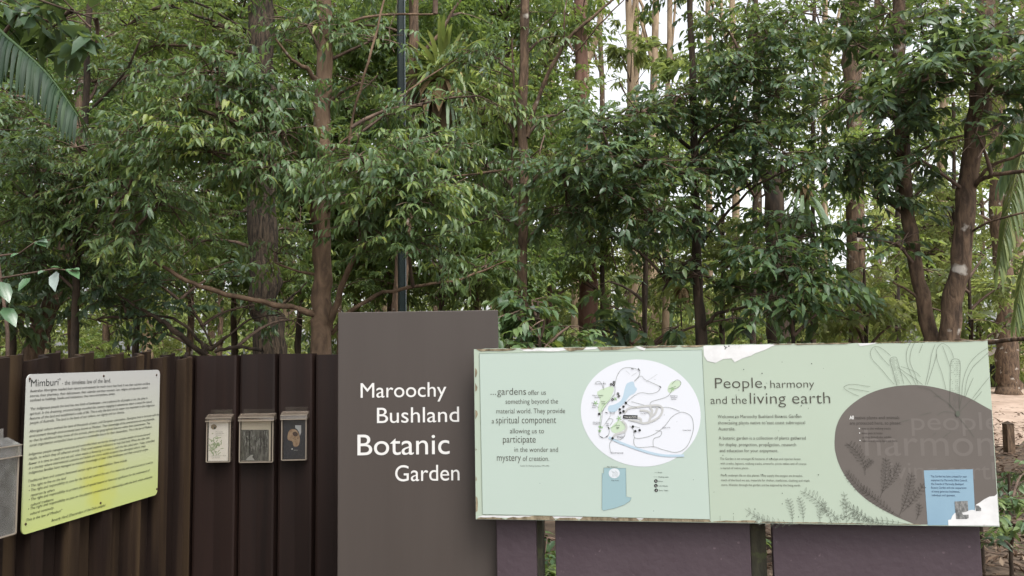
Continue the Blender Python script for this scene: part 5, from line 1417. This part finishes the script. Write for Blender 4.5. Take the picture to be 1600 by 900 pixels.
# near broad-leaved sprig on the left
sp = thing("broadleaf_sapling", "thin sapling with a few large glossy leaves with a painted pale sheen behind the left end of the fence", "sapling", (P(20, 560, 3.5).x, 3.5, 0))
b0 = P(20, 560, 3.5)
MB().tube([(b0.x, 3.5, -.03), (b0.x, 3.5, 1.0), P(12, 520, 3.5), P(2, 440, 3.5), P(-6, 380, 3.5)], [.012, .01, .008, .006, .004], 6).build("stem", M['twig'], sp, smooth=True)
MB().tube([P(0, 435, 3.5), P(40, 428, 3.45), P(85, 420, 3.42), P(120, 424, 3.4)], [.005, .004, .003, .002], 5).build("branch", M['twig'], sp, smooth=True)
MB().tube([P(-4, 400, 3.5), P(30, 396, 3.5), P(55, 378, 3.5), P(78, 375, 3.5)], [.005, .004, .003, .002], 5).build("branch", M['twig'], sp, smooth=True)
M['leaf_gloss'] = leafmat("leaf_gloss", [(0, (.05, .10, .05)), (.5, (.10, .19, .09)), (1, (.30, .36, .33))], tfac=.2, rough=.25, spec=.7)  # palest stop is a whitish sheen painted into the leaf colour
mb = MB(); tones = []; rg = np.random.default_rng(9)
for x, y, dx, dy, L_, tn, nn in ((88, 424, -6, 30, .105, 1.0, (-.25, -.9, .45)), (98, 420, -20, -6, .06, .5, (.1, -.4, .9)), (105, 420, 24, 14, .10, .35, (.1, -.3, .9)), (112, 421, 22, -4, .06, .5, (0, -.3, .9)), (70, 423, -14, 4, .05, .6, (0, -.5, .8)), (48, 434, -24, 20, .08, .3, (.1, -.4, .8)), (20, 430, -4, -14, .05, .8, (0, -.7, .6)),
                             (58, 377, 24, -3, .075, .7, (0, -.5, .8)), (55, 378, 25, 6, .08, .45, (0, -.4, .8)), (50, 380, -14, -7, .05, .6, (0, -.5, .8)), (60, 374, 16, -10, .06, .5, (0, -.4, .9)), (30, 396, -18, 4, .05, .5, (0, -.5, .8)), (0, 440, 20, 40, .12, .1, (.2, -.5, .7)), (5, 480, 30, 40, .12, .15, (.2, -.5, .7))):
    p_ = np.array(tuple(P(x, y, 3.42))); q_ = np.array(tuple(P(x + dx, y + dy, 3.36)))
    V, T, Q, k_ = leaf_geo(p_[None], (q_ - p_)[None], np.array(nn, float)[None], np.array([L_]), np.array([L_ * .55]), np.array([.15]), True, rg)
    mb.add(V, T); mb.f.append(Q + mb.n - len(V)); mb.m.append(np.zeros(len(Q), np.int32)); tones.append(np.full(len(V), tn))
mb.build("foliage", M['leaf_gloss'], sp, smooth=True, tone=np.concatenate(tones))

# near big dark leaves, top left corner
grow("broadleaf_tree", "tree with large dark broad leaves overhanging the top left corner", "tree",
     [[(-190, -150, 4.0, 14), (-180, 200, 4.0, 18), (-170, 500, 4.0, 22)]], [[(-186, 0, 4, 9), (-60, -30, 3.8, 6), (60, 0, 3.7, 4), (150, 30, 3.7, 2)], [(-186, 60, 4, 8), (-100, 60, 3.9, 5), (-20, 90, 3.9, 3)]],
     [(30, 20, 3.8, 60, .35), (100, 30, 3.8, 60, .35), (150, 70, 3.8, 45, .25), (60, -60, 3.8, 90, .5), (-40, 60, 3.9, 80, .5), (-80, -100, 4, 150, .6), (150, -70, 3.9, 80, .4)],
     'leaf_dark', 'bark_dark', Crown(51, tone=.35, leaf=.11, ratio=.55, hi=True))

# ------------------------------------------------------------------ middle distance: separate trees 8 to 14 m away
mrng = random.Random(77)
MID = [
 (-110, 9.0, "dense leafy tree beyond the left edge, next to the palm", 0), (-260, 10.5, "olive tree well beyond the left edge", 1), (-420, 9.5, "leafy tree farthest out to the left", 0),
 (20, 9.5, "dense green tree behind the palm frond at the far left", 0), (110, 11.0, "dense green tree behind the slender dark-stemmed tree", 1), (215, 9.0, "leafy tree left of the thick rough-barked trunk", 0),
 (300, 12.5, "tall olive tree seen between the slender and the rough-barked tree", 1), (365, 10.0, "leafy tree directly behind the thick rough-barked trunk", 0), (470, 9.2, "leafy tree behind the slim tan tree", 0),
 (555, 11.5, "olive green tree left of the lamp post in the second row", 1), (610, 9.6, "leafy tree just left of the lamp post and behind it", 0), (690, 9.0, "leafy tree behind the brown sign's right half", 0), (745, 11.0, "yellowish green tree between the lamp post and the thin straight tree", 1),
 (790, 9.4, "leafy tree just left of the thin straight tree and behind it", 0), (860, 12.5, "light green tree just right of the thin straight tree", 1)]
for i, (x, D, label, kind) in enumerate(MID):
    q = mrng.uniform
    h = []
    for k in range(34):
        h.append((x + q(-80, 80) * 9 / D * 1.1, -70 + 525 * (k + q(0, 1)) / 34, D + q(-1.0, .7), q(50, 85) * 9 / D, q(.55, .95)))
    grow("leafy_tree", label, "tree", [[(x + q(-15, 15), -250, D, 4), (x + q(-8, 8), 100, D, 6), (x, 400, D, 8), (x + q(-5, 5), 540, D, 10)]], [], h,
         ('leaf_mid', 'leaf_olive')[kind], ('bark_dark', 'bark_brown')[kind], Crown(100 + i, tone=q(.35, .55), leaf=.085, ratio=.42, hi=False, lai=1.9), group="trees of the second row behind the fence")
MIDR = [
 (940, 10.5, "low leafy tree behind the left part of the dark-leaved tree", (230, 440), 0), (1010, 9.5, "low leafy tree in the second row behind the dark-leaved tree's trunk", (180, 400), 0), (1130, 11, "low olive tree right of the thin dark trunk", (330, 470), 1), (1180, 9.6, "leafy tree behind the dark-leaved tree's right side", (0, 270), 0),
 (1270, 11.5, "olive tree between the broken trunk and the peeling trunk", (60, 260), 1), (1400, 10.5, "leafy tree behind the left stem of the two-stemmed tree", (-60, 270), 0), (1490, 11.5, "leafy tree between the two stems in the second row", (160, 470), 1), (1640, 10.5, "leafy tree behind the right palm fronds", (-60, 240), 1), (1450, 13, "low pale olive tree far behind the two stems", (330, 470), 1)]
for i, (x, D, label, (ya, yb), kind) in enumerate(MIDR):
    q = mrng.uniform
    h = [(x + q(-70, 70) * 9 / D * 1.1, q(ya, yb), D + q(-.9, .9), q(42, 70) * 9 / D, q(.55, .95)) for k in range(17)]
    h += [(x + q(-80, 80), q(-260, -90), D + q(-1, 1), q(60, 90), .5) for k in range(3)] if ya < 100 else []
    grow("leafy_tree", label, "tree", [[(x + q(-15, 15), min(-250 if ya < 100 else ya, ya), D, 6), (x, (ya + yb) / 2, D, 6), (x + q(-5, 5), 540, D, 9)]], [], h,
         ('leaf_mid', 'leaf_olive')[kind], 'bark_dark', Crown(140 + i, tone=q(.35, .6), leaf=.085, ratio=.42, hi=False, lai=1.8), group="trees of the second row behind the fence")

# ------------------------------------------------------------------ third row: lighter trees standing in the open 16 to 24 m away
THIRD = [(-20, 18, "pale leafy tree of the third row at the far left edge"), (75, 21, "pale leafy tree of the third row behind the palm frond"), (165, 17, "pale leafy tree of the third row above the green text sign"), (255, 22, "pale leafy tree of the third row above the fence corner"), (345, 18, "pale leafy tree of the third row left of the rough-barked trunk"),
         (445, 20, "pale leafy tree of the third row between rough-barked and slim tan trunk"), (530, 17, "pale leafy tree of the third row right of the slim tan trunk"), (600, 23, "pale leafy tree of the third row left of the lamp post"), (680, 18, "pale leafy tree of the third row right of the lamp post"), (770, 21, "pale leafy tree of the third row left of the thin straight tree"), (860, 24, "pale leafy tree of the third row right of the thin straight tree"),
         (1130, 20, "pale leafy tree of the third row behind the dark-leaved tree"), (1250, 23, "low pale leafy tree of the third row behind the hanging fern"), (1400, 18, "pale leafy tree of the third row behind the left stem"), (1530, 22, "pale leafy tree of the third row behind the right stem"), (1630, 19, "pale leafy tree of the third row at the right edge")]
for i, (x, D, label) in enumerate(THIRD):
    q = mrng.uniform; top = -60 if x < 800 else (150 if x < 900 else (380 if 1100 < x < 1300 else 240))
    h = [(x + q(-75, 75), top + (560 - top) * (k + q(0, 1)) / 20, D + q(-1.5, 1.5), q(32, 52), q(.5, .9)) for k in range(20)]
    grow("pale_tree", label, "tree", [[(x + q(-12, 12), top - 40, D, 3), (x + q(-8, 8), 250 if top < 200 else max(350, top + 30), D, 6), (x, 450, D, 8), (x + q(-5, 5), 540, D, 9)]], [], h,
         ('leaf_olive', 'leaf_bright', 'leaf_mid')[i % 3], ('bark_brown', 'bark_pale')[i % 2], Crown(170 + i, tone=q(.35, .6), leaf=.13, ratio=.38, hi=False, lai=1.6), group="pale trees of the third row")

# ------------------------------------------------------------------ far trunks: tall pale gums
FAR = [(860, 24, 20, 'bark_pale', "pale straight gum just left of the sky gap"), (905, 21, 30, 'bark_pale', "stout pale gum at the left of the sky gap, behind the forked branch"), (952, 34, 12, 'bark_brown', "thin brown gum in the middle of the sky gap"), (978, 27, 10, 'bark_dark', "very thin dark gum in the sky gap"),
       (1000, 23, 17, 'bark_pale', "pale gum left of the thickest gum in the sky gap"), (1022, 20, 19, 'bark_pale', "thickest pale gum at the right of the sky gap"), (1110, 28, 14, 'bark_pale', "pale gum seen low right of the thin dark trunk"), (1150, 24, 16, 'bark_pale', "pale gum behind the dark-leaved tree's right branches"),
       (1185, 32, 12, 'bark_brown', "brown gum in the small gap left of the broken trunk"), (1285, 26, 14, 'bark_pale', "pale gum between the broken and the peeling trunk"), (1375, 30, 14, 'bark_brown', "brown gum between the peeling and the two-stemmed tree"), (1470, 26, 18, 'bark_pale', "pale gum seen between the two stems"), (1590, 24, 22, 'bark_pale', "pale gum at the right edge behind the palm fronds"),
       (230, 18, 18, 'bark_pale', "pale trunk low behind the twisting branches"), (330, 26, 12, 'bark_brown', "thin brown trunk low left of the rough-barked tree"), (455, 24, 11, 'bark_pale', "thin pale trunk between the rough-barked and slim tan tree"), (585, 22, 14, 'bark_brown', "brown trunk far behind the brown sign's left half"), (745, 26, 13, 'bark_pale', "pale trunk far behind the brown sign's right edge"),
       (172, 22, 9, 'bark_dark', "thin dark trunk low at the left between fence and branches"), (200, 25, 8, 'bark_dark', "second thin dark trunk low at the left"), (80, 23, 10, 'bark_dark', "thin dark trunk behind the leaning red trunk"), (30, 20, 14, 'bark_brown', "brown trunk far behind the left end of the fence"), (990, 15, 16, 'bark_pale', "pale brown trunk low behind the broad-leaved bush"), (1040, 13, 13, 'bark_pale', "short pale trunk low beside the thin dark trunk")]
frg = random.Random(5)
for i, (x, D, w, bk, label) in enumerate(FAR):
    q = frg.uniform; lean = q(-18, 18); sky = 850 < x < 1080
    cl = [(x + lean * 1.4 + q(-70, 70), q(-420, -60), D + q(-1.5, 1.5), q(35, 70), q(.4, .7)) for k in range(4)]
    if not sky: cl += [(x + q(-60, 60), q(-60, 520), D + q(-2, 2), q(30, 55), q(.3, .6)) for k in range(7 if x > 1080 else 9)]
    else: cl += [(x + q(-25, 25), q(20, 130), D + q(-2, 2), q(10, 22), q(.3, .6)) for k in range(5)] + [(x + q(-50, 50), q(300, 520), D + q(-2, 2), q(25, 45), q(.3, .6)) for k in range(6)]
    grow("gum_tree", label, "tree", [[(x + lean * 1.5, -420, D, w * .4), (x + lean, -60, D, w * .6), (x + lean * .4 + q(-5, 5), 250, D, w * .75), (x, 520, D, w * .95)]],
         [[(x + lean * .6, 120, D, w * .4), (x + lean + q(-30, 30), 10, D, w * .3), (x + lean + q(-60, 60), -80, D, w * .2)]], cl,
         ('leaf_olive', 'leaf_bright')[i % 2], bk, Crown(200 + i, tone=q(.3, .55), leaf=.2, ratio=.36, hi=False, lai=1.5), group="far trunks of the open forest", sides=8)

# ------------------------------------------------------------------ understory of the open forest: bright bushes 13 to 30 m away
UB = []
ug = random.Random(31)
names = ["far left end of the fence", "leaning red trunk", "left green sign", "slender tree", "twisting branches", "fence corner", "rough-barked trunk", "left clear holder", "slim tan trunk", "brown sign's left edge", "brown sign's middle", "lamp post", "brown sign's right edge", "thin straight trunk", "map's left half", "map's right half", "red distant trunk", "broad-leaved bush", "thin dark trunk", "peeled white patch", "heading", "broken trunk", "peeling trunk", "egg shape", "left stem", "right stem", "drawn flower spikes", "right end of the board"]
for i, nm in enumerate(names):
    x = 10 + i * 56 + ug.uniform(-8, 8); D = ug.uniform(13, 26)
    cl = [(x + ug.uniform(-45, 45), ug.uniform(450, 560), D + ug.uniform(-1.5, 1.5), ug.uniform(22, 42), ug.uniform(.6, 1)) for k in range(6)]
    br = (i % 3 != 1)
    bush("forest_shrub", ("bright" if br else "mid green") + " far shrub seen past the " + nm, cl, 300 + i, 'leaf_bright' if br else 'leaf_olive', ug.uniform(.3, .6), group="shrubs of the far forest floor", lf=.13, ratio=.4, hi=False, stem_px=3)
# the wood behind everything
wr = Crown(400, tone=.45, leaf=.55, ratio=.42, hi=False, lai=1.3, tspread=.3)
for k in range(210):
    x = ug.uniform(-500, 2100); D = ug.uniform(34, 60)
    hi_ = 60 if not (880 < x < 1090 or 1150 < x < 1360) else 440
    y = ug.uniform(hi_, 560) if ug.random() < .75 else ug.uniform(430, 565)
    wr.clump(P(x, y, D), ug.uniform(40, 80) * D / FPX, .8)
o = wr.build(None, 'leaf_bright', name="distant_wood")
tag(o, "pale green wood far behind all the trunks", "wood", kind="stuff")

# ------------------------------------------------------------------ ground cover, litter, stake, small sign
lg = np.random.default_rng(12)
mb = MB(); tones = []
N_ = 20000
X_ = lg.uniform(1.2, 9, N_); Y_ = 3.4 + 14 * lg.uniform(0, 1, N_) ** 1.5
ok = ~((Y_ > 13.3) & (Y_ < 18.2) & (X_ > 4)) | (lg.uniform(0, 1, N_) < .3)
X_, Y_ = X_[ok], Y_[ok]; N_ = len(X_)
p_ = np.stack([X_, Y_, [gz(a, b) + .012 for a, b in zip(X_, Y_)]], 1); p_[:, 2] += lg.uniform(0, .03, N_)
d_ = np.stack([lg.normal(0, 1, N_), lg.normal(0, 1, N_), lg.normal(0, .25, N_)], 1)
nn_ = np.stack([lg.normal(0, .35, N_), lg.normal(0, .35, N_), np.ones(N_)], 1)
L_ = lg.uniform(.04, .11, N_)
V, T, Q, k_ = leaf_geo(p_, d_, nn_, L_, L_ * .35, lg.uniform(-.3, .4, N_), False, lg)
mb.add(V, T); tones.append(np.repeat(lg.uniform(0, 1, N_), k_))
o = mb.build("leaf_litter", M['litter'], None, tone=np.concatenate(tones)); tag(o, "dry brown leaf litter on the ground right of the board", "leaf litter", kind="stuff")
mb = MB()
for k in range(420):
    x, y = lg.uniform(1.8, 7), lg.uniform(4, 13); a = lg.uniform(0, 6.28); l = lg.uniform(.15, .6)
    z = gz(x, y) + .02
    mb.tube([(x, y, z), (x + l * .5 * math.cos(a), y + l * .5 * math.sin(a), z + lg.uniform(0, .06)), (x + l * math.cos(a + .2), y + l * math.sin(a + .2), z)], [.007, .005, .003], 4)
o = mb.build("twig_litter", M['twig'], None); tag(o, "fallen dry twigs on the ground right of the board", "twigs", kind="stuff")
mb = MB(); tones = []
N_ = 26000
X_ = lg.uniform(-25, 25, N_); Y_ = lg.uniform(18.6, 40, N_)
p_ = np.stack([X_, Y_, [gz(a, b) - .01 for a, b in zip(X_, Y_)]], 1)
d_ = np.stack([lg.normal(0, .35, N_), lg.normal(0, .35, N_), np.ones(N_)], 1)
nn_ = np.stack([lg.normal(0, 1, N_), -np.ones(N_), lg.normal(0, .3, N_)], 1)
L_ = lg.uniform(.15, .4, N_)
V, T, Q, k_ = leaf_geo(p_, d_, nn_, L_, L_ * .14, lg.uniform(.1, .5, N_), False, lg)
mb.add(V, T); tones.append(np.repeat(np.clip(lg.normal(.5, .25, N_), 0, 1), k_))
o = mb.build("grass", M['leaf_bright'], None, tone=np.concatenate(tones)); tag(o, "pale green grass on the far side of the path", "grass", kind="stuff")

st = P(1577, 700, 10.9)
stake = thing("wooden_stake", "short brown wooden stake by the sandy path at the right edge", "stake", (st.x, st.y, gz(st.x, st.y)))
mb = MB(); zb = gz(st.x, st.y)
mb.box((st.x, st.y, zb + .19), Vector((.96, .28, 0)), .06, Vector((-.28, .96, 0)), .04, Vector((0.02, 0, 1)), .22)
mb.build("stake", M['bark_brown'], stake)
mb = MB(); mb.add([(st.x - .06, st.y - .05, zb + .409), (st.x + .06, st.y - .04, zb + .409), (st.x + .05, st.y + .05, zb + .414), (st.x - .07, st.y + .04, zb + .414), (st.x, st.y, zb + .45)], [(0, 1, 4), (1, 2, 4), (2, 3, 4), (3, 0, 4)])
mb.build("cut_top", M['bark_dark'], stake)
ms_ = P(1554, 612, 18.9)
sg = thing("trail_marker", "small dark trail marker on a post beside the far tree at the right edge", "marker", (ms_.x, ms_.y, gz(ms_.x, ms_.y)))
zb = gz(ms_.x, ms_.y)
MB().box((ms_.x, ms_.y, zb + .25), Vector((1, 0, 0)), .05, Vector((0, 1, 0)), .04, Vector((0, 0, 1)), .28).build("post", M['bark_dark'], sg)
mb = MB(); mb.box((ms_.x, ms_.y - .06, zb + .42), Vector((1, 0, 0)), .11, Vector((0, .8, .6)).normalized(), .012, Vector((0, -.6, .8)).normalized(), .09)
mb.build("plate", simple("dark_plate", (.03, .033, .045), .4), sg)
